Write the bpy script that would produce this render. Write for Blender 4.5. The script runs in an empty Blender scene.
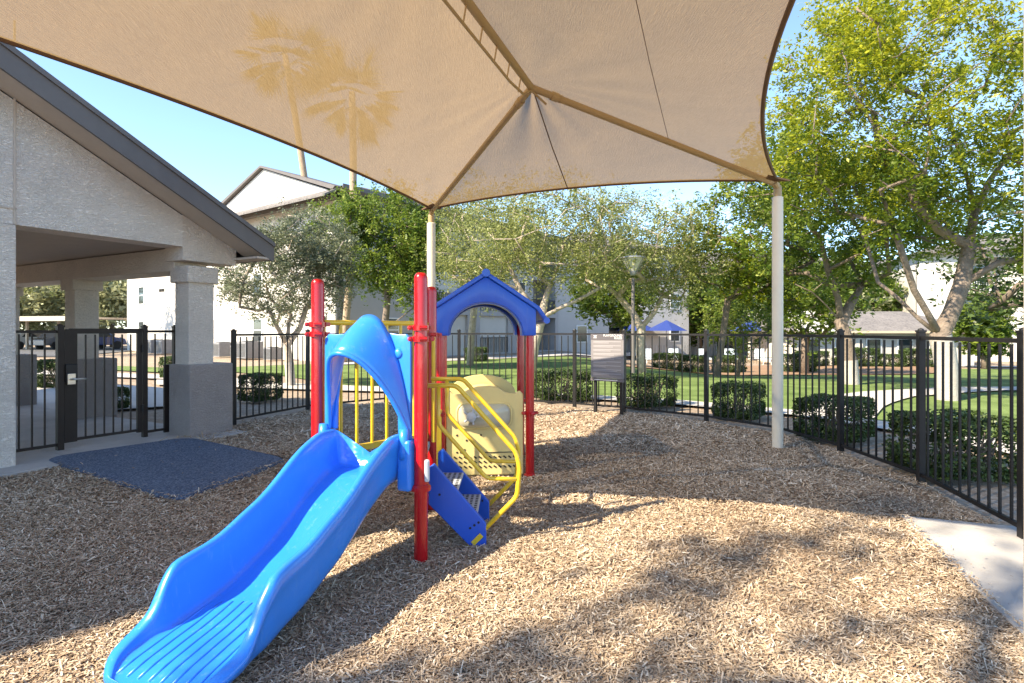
import bpy, math, random
import numpy as np
from mathutils import Vector, noise as mn
R = math.radians
rng = np.random.default_rng(7); random.seed(7)
S = bpy.context.scene
C = S.collection
# ------------------------------------------------------------------ camera
HC = 1.56; F = 569.0; HY = 330.0
cd = bpy.data.cameras.new('camera'); cam = bpy.data.objects.new('camera', cd); C.objects.link(cam)
cam.location = (0, 0, HC); cam.rotation_euler = (R(90), 0, 0)
cd.lens = 20.0; cd.sensor_width = 36; cd.shift_y = -0.0112; cd.clip_start = .05; cd.clip_end = 3000
S.camera = cam
# ------------------------------------------------------------------ light
SUN_EL = R(39); SUNX, SUNY = -.832, -.555
w = bpy.data.worlds.new("World"); S.world = w; w.use_nodes = True
nt = w.node_tree; nt.nodes.clear()
sky = nt.nodes.new('ShaderNodeTexSky'); sky.sky_type = 'NISHITA'; sky.sun_disc = False
sky.sun_elevation = SUN_EL; sky.sun_rotation = math.atan2(SUNX, SUNY)
sky.air_density = .85; sky.dust_density = .05; sky.ozone_density = 4.5; sky.altitude = 1200
bg = nt.nodes.new('ShaderNodeBackground'); bg.inputs[1].default_value = .15
out = nt.nodes.new('ShaderNodeOutputWorld')
nt.links.new(sky.outputs[0], bg.inputs[0]); nt.links.new(bg.outputs[0], out.inputs[0])
sl = bpy.data.lights.new('sun', 'SUN'); sl.energy = 3.7; sl.angle = R(.6); sl.color = (1, .93, .82)
so = bpy.data.objects.new('sun', sl); C.objects.link(so)
sd = Vector((-SUNX*math.cos(SUN_EL), -SUNY*math.cos(SUN_EL), -math.sin(SUN_EL)))
so.rotation_euler = sd.to_track_quat('-Z', 'Y').to_euler()
S.view_settings.view_transform = 'Standard'; S.view_settings.look = 'None'
S.view_settings.exposure = 1.8; S.view_settings.gamma = 1
S.view_settings.use_curve_mapping = False
S.view_settings.use_white_balance = True; S.view_settings.white_balance_temperature = 7600; S.view_settings.white_balance_tint = 7
S.cycles.max_bounces = 8; S.cycles.transparent_max_bounces = 12

def W(px, py, d): return Vector(((px-512)/F*d, d, HC+(HY-py)/F*d))

# ------------------------------------------------------------------ materials
def rgb(c): return (c[0], c[1], c[2], 1)
def mat(name, col, rough=.6, var=.0, vscale=5, bump=0, bscale=60, spec=.5, metal=0, col2=None, coat=0, bdist=.01, fine=0):
    m = bpy.data.materials.new(name); m.use_nodes = True
    n = m.node_tree.nodes; l = m.node_tree.links; p = n['Principled BSDF']
    p.inputs['Roughness'].default_value = rough; p.inputs['Metallic'].default_value = metal
    p.inputs['Specular IOR Level'].default_value = spec; p.inputs['Coat Weight'].default_value = coat
    p.inputs['Base Color'].default_value = rgb(col)
    tc = n.new('ShaderNodeTexCoord')
    if var > 0 or col2:
        nz = n.new('ShaderNodeTexNoise'); nz.inputs['Scale'].default_value = vscale; nz.inputs['Detail'].default_value = 6
        nz.inputs['Roughness'].default_value = .65
        l.new(tc.outputs['Object'], nz.inputs['Vector'])
        cr = n.new('ShaderNodeValToRGB'); cr.color_ramp.elements[0].position = .3; cr.color_ramp.elements[1].position = .7
        a = [max(0, c*(1-var)) for c in col]; b = col2 if col2 else [min(1, c*(1+var)) for c in col]
        cr.color_ramp.elements[0].color = rgb(a); cr.color_ramp.elements[1].color = rgb(b)
        l.new(nz.outputs[0], cr.inputs[0]); l.new(cr.outputs[0], p.inputs['Base Color'])
        if fine:
            nf = n.new('ShaderNodeTexNoise'); nf.inputs['Scale'].default_value = fine; nf.inputs['Detail'].default_value = 3
            l.new(tc.outputs['Object'], nf.inputs['Vector'])
            mx = n.new('ShaderNodeMixRGB'); mx.blend_type = 'OVERLAY'; mx.inputs[0].default_value = .8
            l.new(cr.outputs[0], mx.inputs[1]); l.new(nf.outputs[0], mx.inputs[2]); l.new(mx.outputs[0], p.inputs['Base Color'])
    if bump > 0:
        nb = n.new('ShaderNodeTexNoise'); nb.inputs['Scale'].default_value = bscale; nb.inputs['Detail'].default_value = 5
        l.new(tc.outputs['Object'], nb.inputs['Vector'])
        bp = n.new('ShaderNodeBump'); bp.inputs['Strength'].default_value = bump; bp.inputs['Distance'].default_value = bdist
        l.new(nb.outputs[0], bp.inputs['Height']); l.new(bp.outputs[0], p.inputs['Normal'])
    return m

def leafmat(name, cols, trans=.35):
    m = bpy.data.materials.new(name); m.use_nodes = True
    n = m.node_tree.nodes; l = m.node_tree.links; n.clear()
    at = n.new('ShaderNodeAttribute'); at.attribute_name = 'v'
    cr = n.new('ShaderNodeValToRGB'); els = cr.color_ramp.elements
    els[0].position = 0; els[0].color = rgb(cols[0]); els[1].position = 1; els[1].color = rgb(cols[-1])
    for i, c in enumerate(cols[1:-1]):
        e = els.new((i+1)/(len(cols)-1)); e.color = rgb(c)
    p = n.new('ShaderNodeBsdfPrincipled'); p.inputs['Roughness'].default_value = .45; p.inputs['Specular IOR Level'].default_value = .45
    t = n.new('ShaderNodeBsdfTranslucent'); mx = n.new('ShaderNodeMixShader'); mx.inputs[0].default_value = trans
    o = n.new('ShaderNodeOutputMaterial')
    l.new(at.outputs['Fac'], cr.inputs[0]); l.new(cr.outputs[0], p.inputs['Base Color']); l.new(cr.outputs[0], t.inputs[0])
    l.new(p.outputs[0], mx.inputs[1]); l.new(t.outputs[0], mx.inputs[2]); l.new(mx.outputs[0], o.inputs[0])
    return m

def chipmat(name, cols, rough=.85):
    m = bpy.data.materials.new(name); m.use_nodes = True
    n = m.node_tree.nodes; l = m.node_tree.links; p = n['Principled BSDF']
    at = n.new('ShaderNodeAttribute'); at.attribute_name = 'v'
    cr = n.new('ShaderNodeValToRGB'); els = cr.color_ramp.elements
    els[0].position = 0; els[0].color = rgb(cols[0]); els[1].position = 1; els[1].color = rgb(cols[-1])
    for i, c in enumerate(cols[1:-1]):
        e = els.new((i+1)/(len(cols)-1)); e.color = rgb(c)
    l.new(at.outputs['Fac'], cr.inputs[0]); l.new(cr.outputs[0], p.inputs['Base Color'])
    p.inputs['Roughness'].default_value = rough; p.inputs['Specular IOR Level'].default_value = .25
    return m

def groundmat(name, cols, scale, bump=.6, bscale=None, big=.25):
    """voronoi cells of mixed colours: chips or gravel seen from afar, with broad tonal drift"""
    m = bpy.data.materials.new(name); m.use_nodes = True
    n = m.node_tree.nodes; l = m.node_tree.links; p = n['Principled BSDF']; p.inputs['Roughness'].default_value = .9
    p.inputs['Specular IOR Level'].default_value = .2
    tc = n.new('ShaderNodeTexCoord'); v = n.new('ShaderNodeTexVoronoi'); v.inputs['Scale'].default_value = scale
    l.new(tc.outputs['Object'], v.inputs['Vector'])
    sp = n.new('ShaderNodeSeparateColor'); l.new(v.outputs['Color'], sp.inputs[0])
    cr = n.new('ShaderNodeValToRGB'); els = cr.color_ramp.elements
    els[0].color = rgb(cols[0]); els[1].color = rgb(cols[-1])
    for i, c in enumerate(cols[1:-1]):
        e = els.new((i+1)/(len(cols)-1)); e.color = rgb(c)
    l.new(sp.outputs[0], cr.inputs[0])
    nz = n.new('ShaderNodeTexNoise'); nz.inputs['Scale'].default_value = .7; nz.inputs['Detail'].default_value = 5
    l.new(tc.outputs['Object'], nz.inputs['Vector'])
    mx = n.new('ShaderNodeMixRGB'); mx.blend_type = 'OVERLAY'; mx.inputs[0].default_value = big
    l.new(cr.outputs[0], mx.inputs[1]); l.new(nz.outputs[0], mx.inputs[2]); l.new(mx.outputs[0], p.inputs['Base Color'])
    bp = n.new('ShaderNodeBump'); bp.inputs['Strength'].default_value = bump; bp.inputs['Distance'].default_value = .02
    l.new(v.outputs['Distance'], bp.inputs['Height']); l.new(bp.outputs[0], p.inputs['Normal'])
    return m

def stucco(name, col, big=.09):
    m = mat(name, col, .9, var=big, vscale=1.6, bump=0)
    n = m.node_tree.nodes; l = m.node_tree.links; p = n['Principled BSDF']
    tc = [x for x in n if x.type == 'TEX_COORD'][0]; cr = [x for x in n if x.type == 'VALTORGB'][0]
    mp = n.new('ShaderNodeMapping'); mp.inputs['Scale'].default_value = (1, 1, 2.4)
    a = n.new('ShaderNodeTexNoise'); a.inputs['Scale'].default_value = 26; a.inputs['Detail'].default_value = 5; a.inputs['Distortion'].default_value = 1.2
    l.new(tc.outputs['Object'], mp.inputs[0]); l.new(mp.outputs[0], a.inputs['Vector'])
    r2 = n.new('ShaderNodeValToRGB'); r2.color_ramp.elements[0].position = .38; r2.color_ramp.elements[1].position = .62
    l.new(a.outputs[0], r2.inputs[0])
    mm = n.new('ShaderNodeMixRGB'); mm.blend_type = 'MULTIPLY'; mm.inputs[0].default_value = .10
    l.new(cr.outputs[0], mm.inputs[1]); l.new(r2.outputs[0], mm.inputs[2]); l.new(mm.outputs[0], p.inputs['Base Color'])
    bp = n.new('ShaderNodeBump'); bp.inputs['Strength'].default_value = .9; bp.inputs['Distance'].default_value = .014
    l.new(r2.outputs[0], bp.inputs['Height']); l.new(bp.outputs[0], p.inputs['Normal'])
    return m

M = dict(
  mulch_far=groundmat('mulch_base', [(.15, .09, .055), (.29, .195, .125), (.41, .30, .20), (.60, .47, .34), (.24, .155, .10)], 80),
  earth=groundmat('gravel_earth', [(.24, .17, .12), (.36, .28, .21), (.30, .22, .16), (.45, .37, .29)], 22, .4),
  lawn=mat('lawn', (.11, .17, .045), .9, var=.3, vscale=1.2, bump=.8, bscale=90, col2=(.20, .27, .09), spec=.15, fine=55),
  conc=mat('concrete', (.43, .40, .37), .85, var=.17, vscale=1.4, bump=.2, bscale=140),
  path=mat('path_concrete', (.50, .46, .42), .85, var=.08, vscale=1, bump=.1),
  asphalt=mat('asphalt', (.09, .09, .095), .9, var=.2, vscale=3),
  stucco=stucco('tan_stucco', (.80, .70, .61)),
  stucco_lt=stucco('light_stucco', (.86, .775, .69)),
  stucco_gray=stucco('gray_stucco', (.40, .345, .32)),
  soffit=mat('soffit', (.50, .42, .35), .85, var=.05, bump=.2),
  fascia=mat('gray_fascia', (.125, .11, .105), .6, var=.1, vscale=3),
  shingle=groundmat('shingles', [(.13, .12, .12), (.22, .20, .19), (.17, .155, .15)], 9, .3),
  white=mat('white_paint', (.78, .76, .73), .7, var=.03), cream=mat('cream_wall', (.56, .525, .48), .85, var=.05, vscale=.8, bump=.15, bscale=30),
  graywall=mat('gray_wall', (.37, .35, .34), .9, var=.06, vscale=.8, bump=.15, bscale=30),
  palewall=mat('pale_gray_wall', (.46, .435, .41), .85, var=.05, vscale=.8, bump=.15, bscale=30),
  glass=mat('window_glass', (.035, .045, .05), .08, spec=.8), frame=mat('window_frame', (.75, .74, .72), .5),
  door=mat('door_paint', (.22, .2, .19), .6),
  black=mat('black_metal', (.013, .012, .013), .45, var=.3, vscale=8, spec=.35),
  bronze=mat('bronze_metal', (.026, .018, .014), .5, var=.2, vscale=8, spec=.3),
  steel=mat('brushed_steel', (.6, .58, .55), .3, metal=1), 
  red=mat('red_powder_coat', (.44, .005, .010), .25, var=.08, vscale=6, coat=.3),
  blue=mat('blue_plastic', (.010, .215, .76), .30, var=.05, vscale=3, bump=.04, bscale=220, coat=.25),
  dblue=mat('royal_blue_plastic', (.004, .085, .52), .35, var=.06, vscale=4, coat=.1),
  yellow=mat('yellow_powder_coat', (.74, .47, .03), .3, var=.06, vscale=6, coat=.3),
  beige=mat('cream_plastic', (.70, .55, .23), .45, var=.05, vscale=4),
  bubble=mat('clouded_bubble', (.46, .43, .32), .15, var=.1, vscale=8, coat=.6),
  deck=mat('deck_coating', (.18, .26, .38), .5, var=.1), gray=mat('gray_plastic', (.45, .47, .50), .45),
  dark=mat('dark_slot', (.02, .018, .015), .8),
  mat=groundmat('rubber_crumb', [(.05, .065, .11), (.10, .135, .20), (.19, .23, .29), (.06, .085, .13)], 75, .7),
  postpaint=mat('cream_post_paint', (.66, .58, .47), .45, var=.04, vscale=5),
  canopyframe=mat('tan_frame_paint', (.40, .27, .13), .5, var=.06), hem=mat('brown_hem', (.13, .07, .035), .8, var=.1),
  signgray=mat('sign_gray', (.19, .175, .18), .5, var=.03), signdark=mat('sign_header', (.10, .09, .10), .5), signtext=mat('sign_text', (.75, .73, .74), .5),
  signline=mat('sign_body_text', (.33, .31, .32), .5),
  bark=mat('bark_gray', (.19, .145, .115), .9, var=.35, vscale=7, bump=.9, bscale=25, bdist=.03),
  bark_l=mat('bark_pale', (.42, .34, .27), .9, var=.3, vscale=7, bump=.8, bscale=25, bdist=.02),
  bark_w=mat('limewashed_bark', (.40, .36, .32), .9, var=.12, vscale=8, bump=.7, bscale=25, bdist=.02),
  bark_p=mat('palm_bark', (.36, .26, .18), .9, var=.3, vscale=14, bump=.6, bscale=20),
  ubl=mat('umbrella_navy', (.015, .04, .20), .8), carblue=mat('car_blue', (.02, .05, .18), .25, coat=.8), carwhite=mat('car_white', (.7, .7, .68), .25, coat=.8),
  cargray=mat('car_gray', (.22, .22, .23), .25, coat=.8), tyre=mat('tyre', (.02, .02, .02), .8), lampglass=mat('lamp_glass', (.55, .52, .45), .2),
  acm=mat('ac_metal', (.20, .20, .21), .6, var=.1), carport=mat('carport_paint', (.55, .45, .34), .7),
  pool=mat('pool_furniture', (.6, .68, .74), .7),
)
def worn(name, col, k, sc=(14, 14, 2.5)):
    m = M[name]; n = m.node_tree.nodes; l = m.node_tree.links; p = n['Principled BSDF']; src = p.inputs['Base Color'].links[0].from_socket
    tc = [x for x in n if x.type == 'TEX_COORD'][0]; mp = n.new('ShaderNodeMapping'); mp.inputs['Scale'].default_value = sc; l.new(tc.outputs['Object'], mp.inputs[0])
    a = n.new('ShaderNodeTexNoise'); a.inputs['Scale'].default_value = 2.2; a.inputs['Detail'].default_value = 9; a.inputs['Roughness'].default_value = .75; l.new(mp.outputs[0], a.inputs['Vector'])
    r = n.new('ShaderNodeValToRGB'); r.color_ramp.elements[0].position = .56; r.color_ramp.elements[1].position = .74; r.color_ramp.elements[1].color = (k, k, k, 1); l.new(a.outputs[0], r.inputs[0])
    mx = n.new('ShaderNodeMixRGB'); l.new(r.outputs[0], mx.inputs[0]); l.new(src, mx.inputs[1]); mx.inputs[2].default_value = rgb(col); l.new(mx.outputs[0], p.inputs['Base Color'])
    ro = n.new('ShaderNodeMath'); ro.operation = 'MULTIPLY_ADD'; ro.inputs[1].default_value = .6; ro.inputs[2].default_value = p.inputs['Roughness'].default_value; l.new(r.outputs[0], ro.inputs[0]); l.new(ro.outputs[0], p.inputs['Roughness'])
worn('blue', (.20, .38, .70), .45); worn('dblue', (.16, .22, .45), .4); worn('red', (.45, .12, .10), .4); worn('yellow', (.6, .5, .3), .5); worn('beige', (.5, .42, .28), .5)
worn('stucco_lt', (.68, .58, .48), .45, (1.2, 1.2, .35)); worn('stucco', (.62, .52, .43), .45, (1.5, 1.5, .4)); worn('stucco_gray', (.25, .22, .20), .6, (1.5, 1.5, .6)); worn('conc', (.27, .23, .19), .6, (1, 1, 1))
# shade cloth: a knit that lets part of the light through between its threads
m = bpy.data.materials.new('shade_cloth'); m.use_nodes = True
n = m.node_tree.nodes; l = m.node_tree.links; n.clear()
tc = n.new('ShaderNodeTexCoord'); 
wv = n.new('ShaderNodeTexNoise'); wv.inputs['Scale'].default_value = 14; wv.inputs['Detail'].default_value = 8; wv.inputs['Roughness'].default_value = .75
mp = n.new('ShaderNodeMapping'); mp.inputs['Scale'].default_value = (9, .8, 1); mp.inputs['Rotation'].default_value = (0, 0, R(22))
l.new(tc.outputs['Object'], mp.inputs[0]); l.new(mp.outputs[0], wv.inputs['Vector'])
cr = n.new('ShaderNodeValToRGB'); cr.color_ramp.elements[0].position = .3; cr.color_ramp.elements[1].position = .7
cr.color_ramp.elements[0].color = (.32, .205, .09, 1); cr.color_ramp.elements[1].color = (.41, .28, .14, 1)
l.new(wv.outputs[0], cr.inputs[0])
di = n.new('ShaderNodeBsdfDiffuse'); tr = n.new('ShaderNodeBsdfTranslucent'); tp = n.new('ShaderNodeBsdfTransparent')
l.new(cr.outputs[0], di.inputs[0]); l.new(cr.outputs[0], tr.inputs[0])
wf = n.new('ShaderNodeTexNoise'); wf.inputs['Scale'].default_value = 1.1; wf.inputs['Detail'].default_value = 3; l.new(tc.outputs['Object'], wf.inputs['Vector'])
ad = n.new('ShaderNodeMath'); ad.operation = 'MULTIPLY_ADD'; ad.inputs[1].default_value = 5.0; l.new(wf.outputs[0], ad.inputs[0]); l.new(wv.outputs[0], ad.inputs[2])
bp = n.new('ShaderNodeBump'); bp.inputs['Strength'].default_value = .5; bp.inputs['Distance'].default_value = .03
l.new(ad.outputs[0], bp.inputs['Height']); l.new(bp.outputs[0], di.inputs['Normal']); l.new(bp.outputs[0], tr.inputs['Normal'])
m1 = n.new('ShaderNodeMixShader'); m1.inputs[0].default_value = .5; m2 = n.new('ShaderNodeMixShader'); m2.inputs[0].default_value = .085
l.new(di.outputs[0], m1.inputs[1]); l.new(tr.outputs[0], m1.inputs[2]); l.new(m1.outputs[0], m2.inputs[1]); l.new(tp.outputs[0], m2.inputs[2])
o = n.new('ShaderNodeOutputMaterial'); l.new(m2.outputs[0], o.inputs[0]); M['cloth'] = m

# ------------------------------------------------------------------ mesh helpers
class MB:
    def __init__(s): s.v = []; s.f = []
    def add(s, vs, fs):
        b = len(s.v); s.v += [tuple(v) for v in vs]; s.f += [tuple(b+i for i in f) for f in fs]; return s
    def box(s, c, size, ux=(1, 0, 0), uy=(0, 1, 0), uz=(0, 0, 1)):
        c = Vector(c); ux = Vector(ux).normalized()*size[0]/2; uy = Vector(uy).normalized()*size[1]/2; uz = Vector(uz).normalized()*size[2]/2
        vs = [c+ux*a+uy*b+uz*d for d in (-1, 1) for b in (-1, 1) for a in (-1, 1)]
        return s.add(vs, [(0, 2, 3, 1), (4, 5, 7, 6), (0, 1, 5, 4), (2, 6, 7, 3), (0, 4, 6, 2), (1, 3, 7, 5)])
    def bar(s, a, b, wd, th, up=(0, 0, 1)):
        a = Vector(a); b = Vector(b); d = b-a; L = d.length; d.normalize(); up = Vector(up)
        if abs(d.dot(up)) > .99: up = Vector((1, 0, 0))
        sx = d.cross(up).normalized(); uz = sx.cross(d)
        return s.box((a+b)/2, (L, wd, th), d, sx, uz)
    def tube(s, pts, r, n=8, cap=True):
        pts = [Vector(p) for p in pts]; k = len(pts); rs = r if isinstance(r, (list, tuple)) else [r]*k
        t0 = (pts[1]-pts[0]).normalized(); ref = Vector((0, 0, 1)) if abs(t0.z) < .9 else Vector((1, 0, 0))
        nx = t0.cross(ref).normalized(); base = len(s.v)
        for i, p in enumerate(pts):
            t = (pts[min(i+1, k-1)]-pts[max(i-1, 0)]).normalized()
            nx = (nx-t*nx.dot(t)); nx = nx.normalized() if nx.length > 1e-6 else t.orthogonal().normalized()
            ny = t.cross(nx)
            for j in range(n):
                a = 2*math.pi*j/n; s.v.append(tuple(p+(nx*math.cos(a)+ny*math.sin(a))*rs[i]))
        for i in range(k-1):
            for j in range(n):
                a = base+i*n+j; b = base+i*n+(j+1) % n; s.f.append((a, b, b+n, a+n))
        if cap:
            s.f.append(tuple(base+j for j in range(n))[::-1]); s.f.append(tuple(base+(k-1)*n+j for j in range(n)))
        return s
    def lathe(s, c, prof, n=20, axis=(0, 0, 1)):
        c = Vector(c); az = Vector(axis).normalized(); ax = az.orthogonal().normalized(); ay = az.cross(ax); b = len(s.v); k = len(prof)
        for r, z in prof:
            for j in range(n):
                a = 2*math.pi*j/n; s.v.append(tuple(c+az*z+(ax*math.cos(a)+ay*math.sin(a))*max(r, 1e-4)))
        for i in range(k-1):
            for j in range(n):
                p = b+i*n+j; q = b+i*n+(j+1) % n; s.f.append((p, q, q+n, p+n))
        s.f.append(tuple(b+j for j in range(n))[::-1]); s.f.append(tuple(b+(k-1)*n+j for j in range(n)))
        return s
    def prism(s, poly, off):
        """poly: 3D points of a flat outline, extruded by off"""
        n = len(poly); off = Vector(off); P = [Vector(p) for p in poly]
        return s.add(P+[p+off for p in P], [tuple(range(n))[::-1], tuple(range(n, 2*n))]+[(i, (i+1) % n, n+(i+1) % n, n+i) for i in range(n)])
    def grid(s, rows, closed=False):
        b = len(s.v); nr = len(rows); nc = len(rows[0])
        for r in rows: s.v += [tuple(p) for p in r]
        for i in range(nr-1):
            for j in range(nc if closed else nc-1):
                a = b+i*nc+j; c = b+i*nc+(j+1) % nc; s.f.append((a, c, c+nc, a+nc))
        return s
    def build(s, name, m, parent=None, smooth=False, bevel=0, subsurf=0, solid=0, props=None):
        o0 = ORI.get(parent.name, Vector((0, 0, 0))) if parent else (props or {}).pop('origin', Vector((0, 0, 0)))
        me = bpy.data.meshes.new(name); me.from_pydata([(v[0]-o0[0], v[1]-o0[1], v[2]-o0[2]) for v in s.v], [], s.f)
        me.update(); me.materials.append(M[m] if isinstance(m, str) else m)
        o = bpy.data.objects.new(name, me); C.objects.link(o)
        ORI[o.name] = o0
        if parent: o.parent = parent
        else: o.location = o0
        import bmesh
        bm = bmesh.new(); bm.from_mesh(me)
        if not solid: bmesh.ops.recalc_face_normals(bm, faces=bm.faces)
        bm.to_mesh(me); bm.free()
        if solid:
            md = o.modifiers.new('s', 'SOLIDIFY'); md.thickness = solid; md.offset = 0
        if bevel:
            md = o.modifiers.new('b', 'BEVEL'); md.width = bevel; md.segments = 2; md.limit_method = 'ANGLE'
        if subsurf:
            md = o.modifiers.new('u', 'SUBSURF'); md.levels = subsurf; md.render_levels = subsurf
        if smooth:
            me.polygons.foreach_set('use_smooth', [True]*len(me.polygons))
            if smooth == 'auto':
                md = o.modifiers.new('e', 'EDGE_SPLIT'); md.split_angle = R(40)
        if props: tag(o, **props)
        return o
ORI = {}
def tag(o, label=None, cat=None, group=None, kind=None):
    if label: o['label'] = label
    if cat: o['category'] = cat
    if group: o['group'] = group
    if kind: o['kind'] = kind
    return o
def thing(name, loc, label, cat, group=None):
    o = bpy.data.objects.new(name, None); C.objects.link(o); o.location = loc; o.empty_display_size = .3
    ORI[o.name] = Vector(loc); return tag(o, label, cat, group)
def copy_tree(o, parent=None):
    c = o.copy(); C.objects.link(c); c.parent = parent
    ORI[c.name] = ORI.get(o.name, Vector((0, 0, 0)))
    for ch in list(o.children): copy_tree(ch, c)
    return c

def H(x, y):
    def ss(t): t = min(1, max(0, t)); return t*t*(3-2*t)
    return -.9*ss((y-13)/22)*ss((x-3+max(0,y-20)*.0)/8)

def strip(name, A, B, off, m, n=30, k=8, **props):
    def res(P):
        P = [Vector((p[0], p[1], 0)) for p in P]; L = [0]
        for a, b in zip(P, P[1:]): L.append(L[-1]+(b-a).length)
        o = []
        for i in range(n+1):
            t = L[-1]*i/n; j = min(len(P)-2, max(0, next((q for q in range(len(P)-1) if L[q+1] >= t-1e-9), len(P)-2)))
            o.append(P[j].lerp(P[j+1], (t-L[j])/max(1e-9, L[j+1]-L[j])))
        return o
    a = res(A); b = res(B); rows = []
    for i in range(n+1):
        row = []
        for j in range(k+1):
            p = a[i].lerp(b[i], j/k); row.append((p.x, p.y, H(p.x, p.y)+off))
        rows.append(row)
    mb = MB().grid(rows); o = mb.build(name, m, smooth=True, props=props); 
    return o

# ------------------------------------------------------------------ ground, far to near
def ground_sheet():
    xs = np.concatenate([-np.geomspace(1, 1200, 34)[::-1], [0], np.geomspace(1, 1200, 34)])
    ys = np.concatenate([-np.geomspace(1, 600, 18)[::-1], np.linspace(0, 60, 61), np.geomspace(64, 1500, 20)])
    rows = [[(x, y, H(x, y)-.03) for x in xs] for y in ys]
    MB().grid(rows).build('ground', 'earth', smooth=True, props=dict(kind='structure'))
ground_sheet()
FP = [(-4.55, 9.3), (-3.95, 11.0), (-2.7, 12.15), (-1.15, 12.35), (.25, 11.85), (1.25, 11.35), (2.12, 10.75), (3.3, 9.66), (3.98, 8.55), (4.17, 7.22), (4.14, 5.76), (3.78, 4.2), (3.45, 2.75), (3.1, 1.3), (2.7, -.1), (2.3, -1.5)]
# play area base (mulch seen between the chips)
def play_base():
    out_ = [(-5.3, 6.6), (-4.9, 8.0)] + FP + [(2.2, -3), (2, -9), (-11.5, -9), (-8, 0), (-6.2, 4.0)]
    c = Vector((-.8, 4.5)); rows = []
    for k in range(14):
        f = 1-k/13*.995; rows.append([((x-c.x)*f+c.x, (y-c.y)*f+c.y, .004) for x, y in out_])
    MB().grid(rows, closed=True).build('ground', 'mulch_far', props=dict(kind='structure'))
play_base()

# inside test for the play area
poly_in = np.array([(-5.25, 6.2), (-4.85, 7.9), (-4.5, 9.2)] + FP[1:12] + [(3.5, 3.0), (3.05, 1.0), (-7.0, 1.0), (-6.6, 3.5)])
def inside(px, py, P=poly_in):
    c = np.zeros(len(px), bool); n_ = len(P); j = n_-1
    for i in range(n_):
        xi, yi = P[i]; xj, yj = P[j]
        cond = ((yi > py) != (yj > py)) & (px < (xj-xi)*(py-yi)/(yj-yi+1e-12)+xi)
        c ^= cond; j = i
    return c
PAD = [(3.22, 4.72), (6, 3.7), (5.0, 1.0), (2.1, 1.5)]     # concrete slab lower right
MATP = [(-5.62, 6.78), (-4.62, 8.12), (-2.62, 6.75), (-3.0, 5.12), (-4.1, 5.75)]
def quadmesh(name, m, cx, cy, cz, ux, uy, val, parent=None, props=None, shape='quad', origin=(0, 0, 0)):
    n = len(cx); c = np.stack([cx, cy, cz], 1)-np.array(origin)
    if shape == 'leaf':
        v = np.stack([c-ux, c-ux*.1+uy, c+ux, c-ux*.1-uy], 1)
    else:
        v = np.stack([c-ux-uy*.7, c-ux*.8+uy, c+ux+uy*.6, c+ux*.9-uy], 1)
    me = bpy.data.meshes.new(name); me.vertices.add(4*n); me.loops.add(4*n); me.polygons.add(n)
    me.vertices.foreach_set('co', v.reshape(-1).astype(np.float32))
    me.loops.foreach_set('vertex_index', np.arange(4*n, dtype=np.int32))
    me.polygons.foreach_set('loop_start', np.arange(0, 4*n, 4, dtype=np.int32))
    a = me.attributes.new('v', 'FLOAT', 'POINT'); a.data.foreach_set('value', np.repeat(val, 4).astype(np.float32))
    me.update(calc_edges=True); me.materials.append(m)
    o = bpy.data.objects.new(name, me); C.objects.link(o)
    ORI[o.name] = Vector(origin)
    if parent: o.parent = parent
    if props: tag(o, **props)
    return o
def randframe(n, tilt):
    az = rng.uniform(0, 2*np.pi, n); ti = rng.normal(0, tilt, n); ro = rng.normal(0, tilt, n)
    u = np.stack([np.cos(az)*np.cos(ti), np.sin(az)*np.cos(ti), np.sin(ti)], 1)
    v = np.stack([-np.sin(az)*np.cos(ro), np.cos(az)*np.cos(ro), np.sin(ro)], 1)
    return u, v
def bumpz(x, y): return .012*np.sin(x*2.1+.6)*np.cos(y*1.7)+.008*np.sin(x*5.3+y*3.1)
def mulch():
    X = []; Y = []; L = []
    for (d0, d1, dens, ln) in ((1.2, 3.4, 15000, .0135), (3.4, 5, 10000, .0155), (5, 7.5, 4600, .020), (7.5, 13, 1700, .028)):
        xr = 7.2; n = int(dens*2*xr*(d1-d0)); x = rng.uniform(-xr, xr, n); y = rng.uniform(d0, d1, n)
        k = inside(x, y) & (np.abs(x) < y*1.05+1.2); x = x[k]; y = y[k]; X.append(x); Y.append(y); L.append(np.full(len(x), ln))
    x = np.concatenate(X); y = np.concatenate(Y); ln = np.concatenate(L); 
    def shrink(P_, q): P_ = np.array(P_); c_ = P_.mean(0); return c_+(P_-c_)*q
    k = np.ones(len(x), bool); rr = rng.random(len(x))
    for P_ in (PAD, MATP):
        k &= ~inside(x, y, shrink(P_, .993)) | (rr < .0015) | (~inside(x, y, shrink(P_, .975)) & (rr < .08)) | (~inside(x, y, shrink(P_, .93)) & (rr < .012))
    x = x[k]; y = y[k]; ln = ln[k]; n = len(x)
    u, v = randframe(n, .28); s = ln*rng.lognormal(0, .48, n); wd = ln*rng.uniform(.14, .34, n)
    z = .012+bumpz(x, y)+rng.uniform(0, .02, n)
    on = inside(x, y, np.array(PAD)) | inside(x, y, np.array(MATP)); z[on] = .055
    drift = np.array([mn.noise(Vector((a*.9, b*.9, 0)))*.5+mn.noise(Vector((a*3.1, b*3.1, 5)))*.25 for a, b in zip(x[::1], y[::1])])
    val = np.clip(rng.beta(2.0, 2.2, n)+drift*.28, 0, 1)
    quadmesh('wood_mulch', chipmat('wood_chips', [(.18, .11, .065), (.34, .235, .155), (.49, .365, .25), (.64, .505, .37), (.84, .74, .60)]), x, y, z, u*s[:, None], v*wd[:, None], val,
             props=dict(label='tan shredded wood mulch covering the play area floor', cat='mulch', kind='stuff'))
mulch()
MB().prism([(x, y, -.02) for x, y in PAD], (0, 0, .045)).build('path', 'conc', bevel=.008, props=dict(kind='structure'))

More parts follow.
